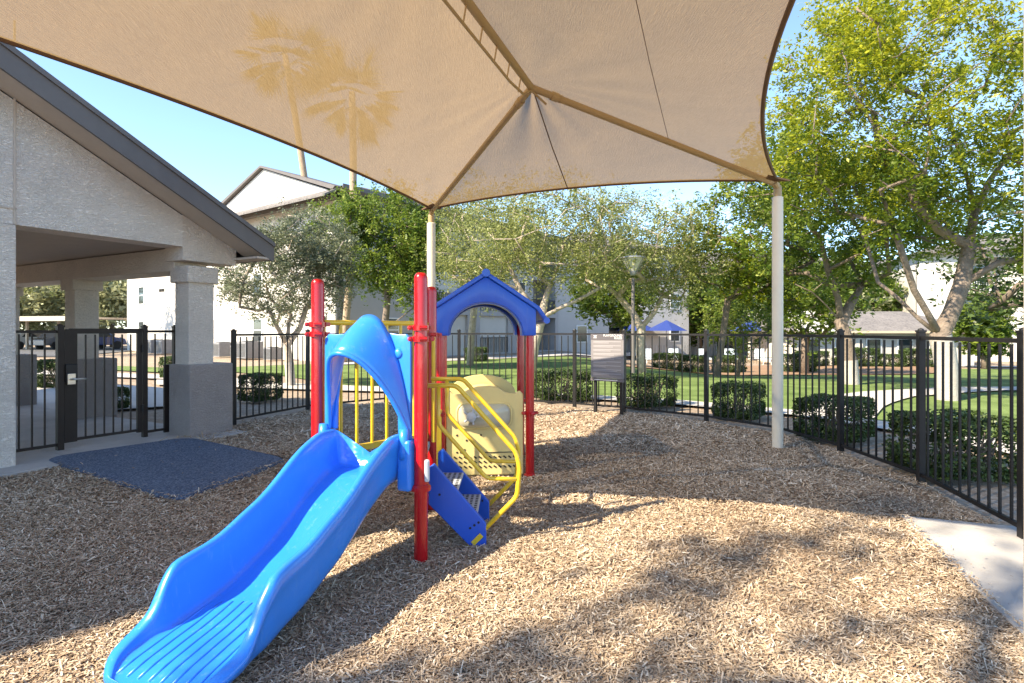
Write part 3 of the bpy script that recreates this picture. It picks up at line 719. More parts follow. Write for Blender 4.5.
def playpanel(b, z0, name_w=True):
    top = [(.06, .80), (.09, .84), (.16, .80), (.24, .86), (.34, .925), (.47, .95), (.60, .925), (.70, .86), (.78, .80), (.85, .84), (.88, .80)]
    poly_ = [(.06, z0)]+top+[(.88, z0)]
    if b < .5:
        poly_ = [(.055, .03), (.055, .9), (.09, .93), (.13, .89), (.2, .885), (.28, .93), (.38, .965), (.5, .97), (.6, .95), (.68, .90), (.78, .885), (.83, .92), (.87, .88), (.87, .03)]
    o = MB().prism([G(a, b, z) for a, z in poly_], fy*.04).build('play_panel', 'beige', pl, bevel=.012)
    return o
pa = playpanel(.0, .03)
# bubble window, its rim, holes and slots
def rrect(a0, a1, z0, z1, b, r=.09, n=6):
    o = []
    for cx, cz, st_ in ((a1-r, z1-r, 0), (a0+r, z1-r, 90), (a0+r, z0+r, 180), (a1-r, z0+r, 270)):
        for i in range(n+1):
            t = R(st_+90*i/n); o.append(G(cx+r*math.cos(t), b, cz+r*math.sin(t)))
    return o
rim = rrect(.17, .74, .53, .79, -.006)
rw = MB().tube(rim+[rim[0], rim[1]], .014, 8, cap=False).build('bubble_window', 'beige', pa, smooth=True)
c0 = sum(rim, Vector())/len(rim); rows = []
for sc, dp in ((.97, 0), (.9, -.03), (.75, -.055), (.5, -.07), (.2, -.078), (.02, -.08)):
    rows.append([c0+(p-c0)*sc+fy*dp for p in rim])
MB().grid(rows, closed=True).build('bubble', 'bubble', rw, smooth=True)
mb = MB().lathe(c0-fx*.14-fy*.086, [(.05, 0), (.05, .02), (.02, .03)], 20, axis=-fy)
for a in range(5): mb.tube([c0-fx*.14-fy*.09, c0-fx*.14-fy*.09+(fx*math.cos(a*1.256)+Vector((0, 0, 1))*math.sin(a*1.256))*.085], .012, 6)
mb.build('spinner', 'gray', rw)
mb = MB()
for k, (z, n_) in enumerate(((.22, 14), (.17, 14), (.12, 14))):
    mb = MB()
    for i in range(n_):
        a = .10+i*.052+k*.0; mb.box(G(a, -.002, z), (.036, .006, .016), (fx*.8+Vector((0, 0, -.55))), fy, (fx*.55+Vector((0, 0, .8))))
    mb.build('slot_row', 'dark', pa)
for a, z in ((.17, .455), (.42, .455), (.27, .4), (.17, .275), (.21, .275), (.25, .3)): MB().lathe(G(a, -.004, z), [(.011, 0), (.011, .006)], 10, axis=fy).build('bolt_hole', 'dark', pa)
MB().box(G(.6, -.003, .27), (.34, .008, .008), fx, fy).build('seam', 'dark', pa)
# rear crawl panel with arched top
tp_ = [(.06, .05)]+[(.06, .80)]+[(.47-.40*math.cos(math.pi*i/12), .80+.22*math.sin(math.pi*i/12)) for i in range(13)]+[(.88, .8), (.88, .05)]
MB().prism([G(a, Dp-.05, z) for a, z in tp_], fy*.05).build('play_panel', 'beige', pl, bevel=.012)
rows = [[G(.47-.30*math.cos(math.pi*i/12), b, .68+.22*math.sin(math.pi*i/12)) for i in range(13)] for b in (.10, Dp-.08)]
MB().grid(rows).build('crawl_tunnel_top', 'beige', pl, smooth='auto', solid=.03)
# connecting side barrier between the deck and the playhouse
barrier(P3, LF, .16, .72, 5)

# ------------------------------------------------------------------ rules sign
sp0 = Vector((1.575, 10.72, 0)); sp1 = Vector((2.00, 10.38, 0)); sdv = (sp1-sp0); sdl = sdv.length; sdv.normalize(); snn = Vector((sdv.y, -sdv.x, 0))
sg = thing('rules_sign', (sp0+sp1)/2, 'gray playground rules sign on two black posts in front of the back fence', 'sign')
for p in (sp0, sp1): MB().box(p+gz(.72), (.05, .05, 1.5), sdv, snn).build('post', 'black', sg)
cc = (sp0+sp1)/2+snn*.04
bw = sdl+.14
def SG(a, z, o_=0): return cc+sdv*a+Vector((0, 0, z))+snn*o_
bd = MB().box(SG(0, 1.075), (bw, .03, .82), sdv, snn).build('sign_board', 'signgray', sg, bevel=.004)
MB().box(SG(0, 1.435, .006), (bw+.004, .03, .105), sdv, snn).build('header', 'signdark', bd)
MB().box(SG(0, .635, .006), (bw+.004, .03, .05), sdv, snn).build('footer', 'signdark', bd)
mb = MB(); random.seed(3)
zz = 1.345
for i in range(9):
    for j in range(2):
        ln = bw*.84*(1 if j == 0 else random.uniform(.45, .95)); mb.box(SG(-bw*.42+ln/2, zz, .0165), (ln, .002, .012), sdv, snn); zz -= .024
    zz -= .026
mb.build('body_text', 'signline', bd)
mb = MB()
for i, l_ in enumerate((.07, .055, .07)): mb.box(SG(-bw*.36, 1.455-i*.02, .0225), (l_, .002, .009), sdv, snn)
mb.box(SG(-.02, .635, .0225), (bw*.7, .002, .01), sdv, snn)
mb.build('emblem', 'signtext', bd)
def text(s, size, pos, right, nrm, parent, m, name='lettering'):
    cu = bpy.data.curves.new('t', 'FONT'); cu.body = s; cu.size = size; cu.align_x = 'RIGHT'; cu.extrude = .001; cu.resolution_u = 3
    to = bpy.data.objects.new('t', cu); me = to.to_mesh(); V = [v.co.copy() for v in me.vertices]; Fs = [tuple(p.vertices) for p in me.polygons]
    to.to_mesh_clear(); bpy.data.objects.remove(to)
    mb = MB(); mb.add([Vector(pos)+right*v.x+Vector((0, 0, 1))*v.y+nrm*v.z for v in V], Fs); return mb.build(name, m, parent)
text('PLAYGROUND', .058, SG(bw*.46, 1.44, .0225), sdv, snn, bd, 'signtext'); text('RULES', .058, SG(bw*.46, 1.393, .0225), sdv, snn, bd, 'signtext')

# ------------------------------------------------------------------ lamp post
lp = thing('lamp_post', (3.83, 18, H(3.83, 18)), 'dark gray lamp post with an inverted cone lantern behind the rules sign', 'lamp post')
zb = H(3.83, 18)
MB().lathe((3.83, 18, zb), [(.12, 0), (.12, .06), (.065, .1), (.055, 3.2-zb)], 16).build('pole', 'fascia', lp, smooth='auto')
ln_ = MB().lathe((3.83, 18, 3.28), [(.06, 0), (.10, .03), (.12, .08), (.12, .13)], 20).build('lantern', 'cargray', lp, smooth='auto')
MB().lathe((3.83, 18, 3.41), [(.11, 0), (.36, .42)], 24).build('diffuser', 'lampglass', ln_, smooth='auto')
mb = MB()
for i in range(8):
    a = i*math.pi/4; mb.tube([(3.83+.118*math.cos(a), 18+.118*math.sin(a), 3.41), (3.83+.375*math.cos(a), 18+.375*math.sin(a), 3.83)], .012, 6)
mb.build('rib', 'cargray', ln_)
MB().lathe((3.83, 18, 3.82), [(.36, 0), (.42, .0), (.42, .03), (.3, .07), (.05, .09)], 24).build('cap', 'cargray', ln_, smooth='auto')

# ------------------------------------------------------------------ apartment buildings
def apartment(label, o, u, length, floors, wall, segs, z0=0, fh=2.75, depth=12, roofh=2.2, name='apartment_building', parapet=False, groupx=None):
    u = Vector((u[0], u[1], 0)).normalized(); nn = Vector((u.y, -u.x, 0))      # nn points out of the facade
    o = Vector((o[0], o[1], z0)); b = thing(name, o, label, 'building', groupx); Ht = floors*fh+.3
    def q(s, k, z): v = o+u*s+nn*k; return Vector((v.x, v.y, z0+z))
    s = 0
    for kind, ln in segs:
        if kind[0] == 'w':
            MB().prism([q(s, 0, -.3), q(s+ln, 0, -.3), q(s+ln, 0, Ht), q(s, 0, Ht)], -nn*.5).build('wall', wall, b)
            nw = {'w': 0, 'w1': 1, 'w2': 2}[kind]
            for f in range(floors):
                for i in range(nw):
                    c = s+ln*(i+1)/(nw+1); z = f*fh+1.55; 
                    fr = MB().box(q(c, .02, z), (1.0, .08, 1.35), u, nn).build('window', 'frame', b)
                    MB().box(q(c, .04, z+.33), (.84, .06, .56), u, nn).build('pane', 'glass', fr); MB().box(q(c, .04, z-.31), (.84, .06, .58), u, nn).build('pane', 'glass', fr)
        else:
            dpth = 1.8
            MB().prism([q(s, -dpth, -.3), q(s+ln, -dpth, -.3), q(s+ln, -dpth, Ht), q(s, -dpth, Ht)], -nn*.3).build('recess_wall', wall, b)
            MB().box(q(s+ln/2, -.1, Ht-.25), (ln-.01, .2, .5), u, nn).build('wall', wall, b)
            for e in (s-.125+.01, s+ln+.115): MB().box(q(e, -dpth/2-.1, Ht/2), (.22, dpth, Ht-.02), u, nn).build('wall', wall, b)
            for f in range(floors):
                bl_ = MB().box(q(s+ln/2, -dpth/2+.06, f*fh-.12), (ln-.02, dpth, .28), u, nn).build('balcony', wall, b)
                dr = MB().box(q(s+ln/2, -dpth+.03, f*fh+1.1), (min(1.9, ln*.6), .08, 2.1), u, nn).build('sliding_door', 'frame', b)
                MB().box(q(s+ln/2, -dpth+.06, f*fh+1.1), (min(1.75, ln*.55), .07, 1.95), u, nn).build('pane', 'glass', dr)
                if kind == 'b' and f > 0 or kind == 'bs':
                    mb = MB(); mb.box(q(s+ln/2, -.02, f*fh+1.05), (ln-.02, .05, .05), u, nn)
                    k_ = int(ln/.16)
                    for i in range(k_): mb.box(q(s+ln*(i+.5)/k_, -.02, f*fh+.55), (.03, .03, .98), u, nn)
                    mb.build('railing', 'frame' if wall != 'graywall' else 'black', bl_)
        s += ln
    MB().prism([q(.01, -2.2, -.2), q(length-.01, -2.2, -.2), q(length-.01, -2.2, Ht-.01), q(.01, -2.2, Ht-.01)], -nn*(depth-2.2)).build('building_core', wall, b)
    for e in (.1, length-.1): MB().box(q(e, -1.2, Ht/2-.01), (.2, 2.2, Ht), u, nn).build('end_wall', wall, b)
    # hipped roof with overhang
    e = .6; zt = Ht; hr_ = roofh; hd = depth/2+e
    V = [q(-e, e, zt), q(length+e, e, zt), q(length+e, -depth-e, zt), q(-e, -depth-e, zt), q(hd*.9, -depth/2, zt+hr_), q(length-hd*.9, -depth/2, zt+hr_)]
    rf = MB().add(V, [(0, 1, 5, 4), (1, 2, 5), (2, 3, 4, 5), (3, 0, 4), (3, 2, 1, 0)]).build('roof', 'shingle', b)
    MB().box(q(length/2, e+.02, zt-.02), (length+2*e, .05, .22), u, nn).build('fascia', 'fascia', rf)
    return b, q, Ht
# white apartment block with the gable, left of the play structure
cA = Vector((-8.7, 28, 0)); uA = Vector((-.8, .6, 0)); 
o_ = cA+uA*26
bA, qA, HtA = apartment('white apartment block with a street side gable and tree shadows on its wall', (o_.x, o_.y), (.8, -.6), 26, 3, 'cream', [('w', 1.6), ('w1', 2.4), ('w', 7.5), ('w1', 3.4), ('w', 2.5), ('w1', 3.0), ('w', 5.6)], fh=2.55, depth=14, roofh=1.2)
MB().prism([qA(14.7, .55, HtA+.35), qA(26.3, .55, HtA+.35), qA(20.4, .55, HtA+2.35)], -Vector((-.6, -.8, 0))*2.5).build('gable_wall', 'cream', bA)
g_ = Vector((-.6, -.8, 0))
rA = MB()
rA.prism([qA(14.2, .75, HtA+.28), qA(20.4, .75, HtA+2.4), qA(20.4, .75, HtA+2.52), qA(14.0, .75, HtA+.42)], -g_*3)
rA.prism([qA(26.8, .75, HtA+.28), qA(20.4, .75, HtA+2.4), qA(20.4, .75, HtA+2.52), qA(27.0, .75, HtA+.42)], -g_*3)
rA.build('gable_roof', 'fascia', bA)
MB().prism([qA(14.0, .5, HtA+.4), qA(27.0, .5, HtA+.4), qA(27.0, 1.3, HtA-.05), qA(14.0, 1.3, HtA-.05)], (0, 0, -.1)).build('skirt_roof', 'shingle', bA)
tl = MB()
for i in range(3): tl.box(qA(5.9+i*.3, .02, 4.35), (.2, .05, .2), Vector((.8, -.6, 0)), g_)
tl.build('unit_number_plate', 'dark', bA)
# gray wing receding behind the playhouse
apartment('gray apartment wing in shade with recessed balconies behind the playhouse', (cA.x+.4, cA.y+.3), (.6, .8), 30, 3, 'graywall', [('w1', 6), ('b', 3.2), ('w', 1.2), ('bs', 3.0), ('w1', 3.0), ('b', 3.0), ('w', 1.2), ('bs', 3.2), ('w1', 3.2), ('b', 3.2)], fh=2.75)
MB
apartment('pale apartment block with a tall blank end wall behind the lamp post', (3.2, 44), (.92, .38), 13, 3, 'palewall', [('w1', 5), ('b', 3), ('w', 2), ('w1', 3)], z0=-.3)
apartment('white apartment block with balconies behind the pool umbrellas', (11.5, 55), (1, -.02), 24, 3, 'cream', [('w2', 3.6), ('w', 1.4), ('w1', 3), ('b', 3.4), ('w', 2), ('w1', 2.6), ('b', 3), ('w', 2), ('w1', 3)], z0=-.9)
apartment('white apartment block showing above the low clubhouse roof', (37, 62), (1, -.12), 22, 3, 'cream', [('w1', 3), ('b', 3), ('w', 2), ('b', 3.4), ('w1', 3), ('b', 3), ('w1', 4.6)], z0=-.9)
apartment('white apartment block with stairs and landings beyond the far right fence', (33.5, 47), (1, -.35), 18, 3, 'cream', [('w', 3.0), ('bs', 3.2), ('w1', 3.2), ('w', 2), ('b', 3), ('w1', 3.6)], z0=-.7)
# exterior stair of that block
# low clubhouse
cb = thing('clubhouse', (20, 39, -.9), 'low white clubhouse with a gray shingle roof beyond the lawn', 'building')
MB().box((26.2, 44, .25), (12.6, 8, 2.5)).build('wall', 'cream', cb)
V = [(19.0, 39.4, 1.45), (33.4, 39.4, 1.45), (33.4, 48.6, 1.45), (19.0, 48.6, 1.45), (20.0, 44, 3.0), (30.2, 44, 3.0)]
rf = MB().add(V, [(0, 1, 5, 4), (1, 2, 5), (2, 3, 4, 5), (3, 0, 4), (3, 2, 1, 0)]).build('roof', 'shingle', cb)
MB().box((26.2, 39.35, 1.42), (14.4, .08, .16)).build('fascia', 'carport', rf)
MB().prism([(19.6, 39.2, 1.4), (22.4, 39.2, 1.4), (21, 39.2, 2.9)], (0, 4, 0)).build('gable_wall', 'white', cb)
for x in (21, 23.2, 25.4, 27.6, 29.8):
    fr = MB().box((x, 39.98, .35), (1.1, .1, 1.3)).build('window', 'frame', cb); MB().box((x, 39.94, .35), (.9, .08, 1.1)).build('pane', 'glass', fr)
for x in (24.3, 28.7): MB().box((x, 39.9, .25), (.5, .2, 2.4)).build('pilaster', 'cream', cb)
# air conditioning units by the white block
ac0 = None
for i, (s, k, sz, lb) in enumerate(((20.2, 1.2, 1.0, 'large gray air conditioning unit right of the others by the white wall'), (19.0, 1.1, .75, 'smaller gray air conditioning unit beside the large one by the white wall'),
                       (16.9, 1.0, .9, 'gray air conditioning unit below the ground floor window'), (8.3, 1.2, .95, 'gray air conditioning unit seen through the gate, left one'), (9.9, 1.2, .95, 'gray air conditioning unit seen through the gate, right one'), (22.3, 1.1, .7, 'small gray air conditioning unit behind the trunk of the gray green tree'))):
    p = qA(s, k, 0)
    if ac0 is None:
        a = thing('air_conditioner', p, lb, 'air conditioner', 'air conditioning units along the white wall')
        MB().box((p.x, p.y, .5), (1, 1, .9), uA, g_).build('casing', 'acm', a, bevel=.03); mb = MB()
        for j in range(12): mb.box(Vector((p.x, p.y, .15+j*.06))+g_*.505, (.9, .02, .025), uA, g_)
        mb.build('grille', 'dark', a); MB().lathe((p.x, p.y, .95), [(.4, 0), (.4, .03), (.1, .05)], 16).build('fan_guard', 'dark', a); ac0 = a
    else:
        a = copy_tree(ac0); a.location = p; a['label'] = lb
    a.scale = (sz, sz, sz)

# carports and cars seen through the breezeway
def carport(p0, p1, label):
    p0 = Vector((*p0, 0)); p1 = Vector((*p1, 0)); d = (p1-p0).normalized(); nn = Vector((-d.y, d.x, 0)); L = (p1-p0).length
    b = thing('carport', p0, label, 'carport', 'carports beyond the breezeway')
    MB().box((p0+p1)/2+nn*2.5+gz(2.45), (L, 5, .15), d, nn).build('roof', 'carport', b); MB().box((p0+p1)/2+gz(2.4), (L, .1, .35), d, nn).build('fascia', 'carport', b)
    for i in range(4): MB().box(p0+d*(L*(i+.5)/4)+nn*2.6+gz(1.2), (.15, .15, 2.4), d, nn).build('post', 'carport', b)
carport((-44, 44), (-31.5, 41), 'tan carport roof behind the left breezeway columns'); carport((-30.5, 45.5), (-22, 43), 'tan carport roof near the white block corner')
car0 = None
for (x, y, rz, m_, lb) in ((-33.6, 45.6, 1.3, 'carblue', 'dark blue parked car in front of the carport'), (-40.2, 47.4, 1.3, 'carwhite', 'white parked car at the far left behind the fence bars'), (-36.6, 46.6, 1.3, 'cargray', 'gray parked car between the white and the blue one')):
    c = thing('parked_car', (x, y, 0), lb, 'car', 'cars parked by the carport')
    body = []
    prof = [(-2.2, .35), (-2.2, .8), (-1.6, .95), (-1.0, 1.42), (.6, 1.45), (1.25, .98), (2.1, .85), (2.25, .6), (2.2, .35)]
    ca, sa = math.cos(rz), math.sin(rz)
    def T(a, b, z): return Vector((x+a*ca-b*sa, y+a*sa+b*ca, z))
    MB().prism([T(a, -.85, z) for a, z in prof], T(0, 1.7, 0)-T(0, 0, 0)).build('body', m_, c, bevel=.06)
    MB().prism([T(-1.15, -.87, 1.0), T(-.85, -.87, 1.34), (T(.55, -.87, 1.36)), T(1.0, -.87, 1.0)], T(0, 1.74, 0)-T(0, 0, 0)).build('side_window', 'glass', c)
    for a in (-1.35, 1.4):
        for b_ in (-.82, .82): MB().lathe(T(a, b_, .33), [(.33, -.1), (.33, .1)], 16, axis=T(0, 1, 0)-T(0, 0, 0)).build('wheel', 'tyre', c)
# pool side: blue umbrellas, low wall, loungers
um0 = None
for (x, y, lb) in ((12.5, 46, 'navy pool umbrella behind the forked tree trunk'), (10.3, 47, 'navy pool umbrella left of the forked tree trunk'), (18.9, 45, 'navy pool umbrella in front of the white balconies'), (22.8, 46, 'navy pool umbrella behind the cream canopy post')):
    if um0 is None:
        a = thing('pool_umbrella', (x, y, -.9), lb, 'umbrella', 'navy umbrellas at the pool')
        MB().tube([(x, y, -.9), (x, y, 2.2)], .04, 8).build('pole', 'frame', a); MB().lathe((x, y, 1.5), [(1.7, 0), (.9, .42), (.05, .85)], 8).build('umbrella_canopy', 'ubl', a); um0 = a
    else:
        a = copy_tree(um0); a.location = (x, y, -.9); a['label'] = lb
lg0 = None
for i in range(7):
    x, y = 10+i*2.1, 41.5+.3*(i % 2)
    lb = ['pale pool lounger %s' % s_ for s_ in ('leftmost beyond the lawn', 'second from left beyond the lawn', 'third from left beyond the lawn', 'in the middle of the row beyond the lawn', 'third from right beyond the lawn', 'second from right beyond the lawn', 'rightmost beyond the lawn')][i]
    if lg0 is None:
        a = thing('pool_lounger', (x, y, -.9), lb, 'lounger', 'pale loungers at the pool'); 
        MB().box((x, y, -.5), (.7, 1.3, .12)).build('seat', 'pool', a); MB().box((x, y+.85, -.2), (.7, .1, .75)).build('backrest', 'pool', a)
        for dx in (-.3, .3): MB().box((x+dx, y-.5, -.73), (.06, .06, .4)).build('leg', 'frame', a)
        lg0 = a
    else: a = copy_tree(lg0); a.location = (x, y, -.9); a['label'] = lb
pf = thing('pool_fence', (6, 39.5, -.85), 'thin black pool fence beyond the lawn shrubs', 'fence')
for i in range(6): picket_panel((6+i*2.5, 39.6, -.9), (8.5+i*2.5, 39.6, -.9), -.8, .55, pf, gap=.2)

# ------------------------------------------------------------------ vegetation
LM = dict(
  olive=leafmat('olive_leaf', [(.06, .08, .04), (.14, .165, .09), (.23, .25, .15), (.36, .37, .26)], .3),
  green=leafmat('bright_leaf', [(.03, .07, .012), (.09, .15, .02), (.17, .24, .035), (.32, .36, .07)], .45),
  yellow=leafmat('yellow_green_leaf', [(.04, .075, .01), (.11, .17, .015), (.29, .32, .025), (.50, .48, .035)], .5),
  willow=leafmat('pale_willow_leaf', [(.08, .10, .022), (.20, .23, .065), (.36, .38, .13), (.56, .55, .27)], .5),
  dark=leafmat('boxwood_leaf', [(.014, .028, .008), (.04, .07, .016), (.075, .12, .03), (.14, .19, .06)], .25),
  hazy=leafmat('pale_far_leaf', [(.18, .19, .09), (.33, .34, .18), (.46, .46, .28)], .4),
  palm=leafmat('palm_leaf', [(.04, .05, .02), (.09, .11, .04), (.2, .19, .08)], .3))
def grow(limbs, crown, nt, seed, wander=.18, rmin=.012):
    rg = random.Random(seed); nodes = []; par = []; 
    rbase = []
    for L in limbs:
        prev = L.get('from', -1)
        if prev == -1 and nodes: prev = 0
        for p in L['p']:
            nodes.append(Vector(p)); par.append(prev); prev = len(nodes)-1
        L['end'] = prev
    nfix = len(nodes)
    T = []
    for (c, r, wgt) in crown:
        for _ in range(int(nt*wgt)):
            while True:
                v = Vector((rg.uniform(-1, 1), rg.uniform(-1, 1), rg.uniform(-1, 1)))
                if .25 < v.length < 1 and rg.random() < v.length**1.2: break
            T.append(Vector((c[0]+v.x*r[0], c[1]+v.y*r[1], c[2]+v.z*r[2])))
    root = nodes[0]; start = nodes[min(nfix-1, 1)]
    T.sort(key=lambda t: (t-start).length)
    arr = [n_ for n_ in nodes]; term = []
    step = .55
    cand = list(range(max(0, 1), nfix)) or [0]
    A = np.array([tuple(arr[i]) for i in cand])
    dirs = {}
    for t in T:
        d = np.linalg.norm(A-np.array(t), axis=1); dz = np.maximum(0, A[:, 2]-t.z)*1.2
        j = cand[int(np.argmin(d+dz))]; a = arr[j]; L = (t-a).length; k = max(1, int(L/step)); prev = j
        w1 = Vector((rg.gauss(0, 1), rg.gauss(0, 1), rg.gauss(0, .6)))*wander*min(L, 2)
        new = []
        for q in range(1, k+1):
            f = q/k; p = a.lerp(t, f)+w1*math.sin(math.pi*f)*.5+Vector((0, 0, .12*L*math.sin(math.pi*f)))+Vector((rg.gauss(0, .04), rg.gauss(0, .04), rg.gauss(0, .03)))*(0 if q == k else 1)
            arr.append(p); par.append(prev); prev = len(arr)-1; new.append(prev)
        cand += new; A = np.vstack([A, [tuple(arr[i]) for i in new]]); term.append(prev)
    return arr, par, term, nfix
def limb_mesh(arr, par, rt, rtip=.012, ex=2.3, n=7, rfix=None):
    k = len(arr); hc = set(par); nt_ = sum(1 for i in range(k) if i not in hc); ex = min(3.2, max(1.5, math.log(max(3, nt_))/math.log(rt/rtip))); r = [0.0]*k; ch = [[] for _ in range(k)]
    for i in range(k):
        if par[i] >= 0: ch[par[i]].append(i)
    for i in range(k-1, -1, -1):
        r[i] = (sum(r[c]**ex for c in ch[i]) if ch[i] else rtip**ex)**(1/ex)
    sc = rt/max(r[0], 1e-6); pw = 1.0
    r = [max(rtip, x*sc) if x > rtip*1.01 else rtip for x in r]
    if rfix:
        for i, v in rfix.items(): r[i] = v
    mb = MB(); used = set()
    for i in range(k):                      # chains: follow the thickest child
        if par[i] == -1 or (i not in used):
            if i in used: continue
            chain = ([par[i]] if par[i] >= 0 else [])+[i]; used.add(i); c = i
            while ch[c]:
                c = max(ch[c], key=lambda q: r[q]); chain.append(c); used.add(c)
            rr = [r[q] for q in chain]
            if par[i] >= 0: rr[0] = min(rr[0], rr[1]*1.25)
            if len(chain) > 1: mb.tube([arr[q] for q in chain], rr, n if max(rr) > .05 else 5)
    return mb, r
def leaves(pts, per, sigma, size, seed, aspect=.42, droop=0, tonal=.5):
    g = np.random.default_rng(seed); P_ = np.array([tuple(p) for p in pts]); k = len(P_)
    idx = np.repeat(np.arange(k), per); n_ = len(idx)
    # sub-clumps: leaves gather in sprays, not in an even cloud
    sub = 6; sc = g.normal(0, 1, (k, sub, 3))*sigma; si = g.integers(0, sub, n_)
    c = P_[idx]+sc[idx, si]+g.normal(0, 1, (n_, 3))*sigma*.30; c[:, 2] -= droop*np.abs(g.normal(0, 1, n_))
    u = g.normal(0, 1, (n_, 3)); u[:, 2] *= .6; u[:, 2] -= droop*.8; u /= np.linalg.norm(u, axis=1)[:, None]
    v = g.normal(0, 1, (n_, 3)); v[:, 2] *= .5; v -= u*np.sum(u*v, 1)[:, None]; v /= np.linalg.norm(v, axis=1)[:, None]
    s = size*g.lognormal(0, .25, n_)
    tone = g.normal(0, .17, (k, sub))[idx, si]+g.normal(0, .12, n_)+tonal
    return c, u*s[:, None], v*(s*aspect)[:, None], tone
def tree(name, label, cat, base, limbs, crown, nt, leafm, per, sigma, size, rt, seed, bark='bark', group=None, droop=0, white=None, tonal=.5, ytop=None, wander=.18, rtip=.012, aspect=.42):
    root = thing(name, base, label, cat, group)
    arr, par, term, nfix = grow(limbs, crown, nt, seed, wander)
    mb, r = limb_mesh(arr, par, rt, rtip)
    t = mb.build('trunk', bark, root, smooth=True)
    if white:
        k = [p for p in limbs[0]['p'] if p[2] <= white]
        if len(k) > 1: MB().tube(k, [rt*1.04+.012]*len(k), 12, cap=False).build('limewash', 'bark_w', t, smooth=True)
    pts = [arr[i] for i in term]+[arr[par[i]].lerp(arr[i], .4) for i in term]
    c, u, v, tone = leaves(pts, per//2, sigma, size, seed, aspect, droop, tonal)
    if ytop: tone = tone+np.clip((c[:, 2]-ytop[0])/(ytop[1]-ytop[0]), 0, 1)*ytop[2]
    quadmesh('crown', LM[leafm], c[:, 0], c[:, 1], c[:, 2], u, v, np.clip(tone, 0, 1), parent=root, shape='leaf', origin=tuple(base))
    return root
def B(px, py, d): v = W(px, py, d); return (v.x, v.y, v.z)
def base(px, d, dz=0): x = (px-512)/F*d; return Vector((x, d, H(x, d)+dz))
def lift(b, *a): return [(b.x+x, b.y+y, b.z+z) for x, y, z in a]
# big three-limbed tree on the right
b = base(948, 12.7)
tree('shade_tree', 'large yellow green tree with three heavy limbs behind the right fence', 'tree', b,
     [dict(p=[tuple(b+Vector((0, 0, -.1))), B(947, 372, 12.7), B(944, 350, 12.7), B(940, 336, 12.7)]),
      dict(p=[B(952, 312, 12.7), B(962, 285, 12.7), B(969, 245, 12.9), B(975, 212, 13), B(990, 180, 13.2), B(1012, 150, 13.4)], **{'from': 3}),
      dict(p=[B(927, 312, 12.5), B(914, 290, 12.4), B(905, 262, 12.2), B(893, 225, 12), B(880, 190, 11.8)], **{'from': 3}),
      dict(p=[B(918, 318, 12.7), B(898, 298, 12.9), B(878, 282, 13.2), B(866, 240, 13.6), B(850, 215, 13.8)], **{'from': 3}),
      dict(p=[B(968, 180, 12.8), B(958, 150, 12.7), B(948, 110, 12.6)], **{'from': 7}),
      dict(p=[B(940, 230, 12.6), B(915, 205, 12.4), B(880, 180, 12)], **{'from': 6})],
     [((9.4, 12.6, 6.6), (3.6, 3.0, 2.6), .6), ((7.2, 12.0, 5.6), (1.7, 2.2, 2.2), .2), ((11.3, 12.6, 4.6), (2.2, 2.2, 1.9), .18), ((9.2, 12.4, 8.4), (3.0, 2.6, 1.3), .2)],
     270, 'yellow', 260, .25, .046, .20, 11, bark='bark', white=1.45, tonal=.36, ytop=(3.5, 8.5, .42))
# trunk limewash sleeve
# second tree right, in shade side
b = base(852, 17.2)
tree('shade_tree', 'dense green forked tree left of the large one behind the right fence', 'tree', b,
     [dict(p=[tuple(b), B(850, 360, 17.2), B(845, 335, 17.2), B(841, 322, 17.2)]),
      dict(p=[B(826, 305, 17), B(812, 292, 16.8), B(795, 284, 16.6)], **{'from': 3}),
      dict(p=[B(838, 298, 17.2), B(828, 270, 17), B(822, 245, 17)], **{'from': 3}),
      dict(p=[B(850, 305, 17.4), B(862, 285, 17.6), B(885, 272, 17.8)], **{'from': 3})],
     [((9.8, 17.2, 4.9), (2.9, 2.8, 2.1), .6), ((8.2, 17, 6.4), (2.0, 2.2, 1.5), .25), ((11.8, 17.6, 5.2), (1.9, 2.2, 1.7), .2)],
     160, 'green', 200, .27, .062, .19, 23, bark='bark', white=1.0, tonal=.55)
# bright tree left of the canopy post
b = base(738, 25)
tree('shade_tree', 'small airy green tree between the umbrellas and the cream post', 'tree', b,
     [dict(p=[tuple(b), B(741, 350, 25), B(740, 335, 25)])], [((9.9, 25, 2.1), (1.6, 1.5, 1.4), 1)], 50, 'green', 150, .22, .06, .08, 5, tonal=.7)
b = base(716, 21)
tree('shade_tree', 'leafy yellow green tree just left of the cream canopy post', 'tree', b,
     [dict(p=[tuple(b), B(722, 340, 21), B(728, 300, 21), B(735, 270, 21)])], [((8.4, 21, 4.9), (2.3, 2.2, 2.1), .8), ((10.6, 21, 3.5), (1.6, 1.8, 1.2), .2)], 120, 'yellow', 210, .30, .065, .12, 31, tonal=.42)
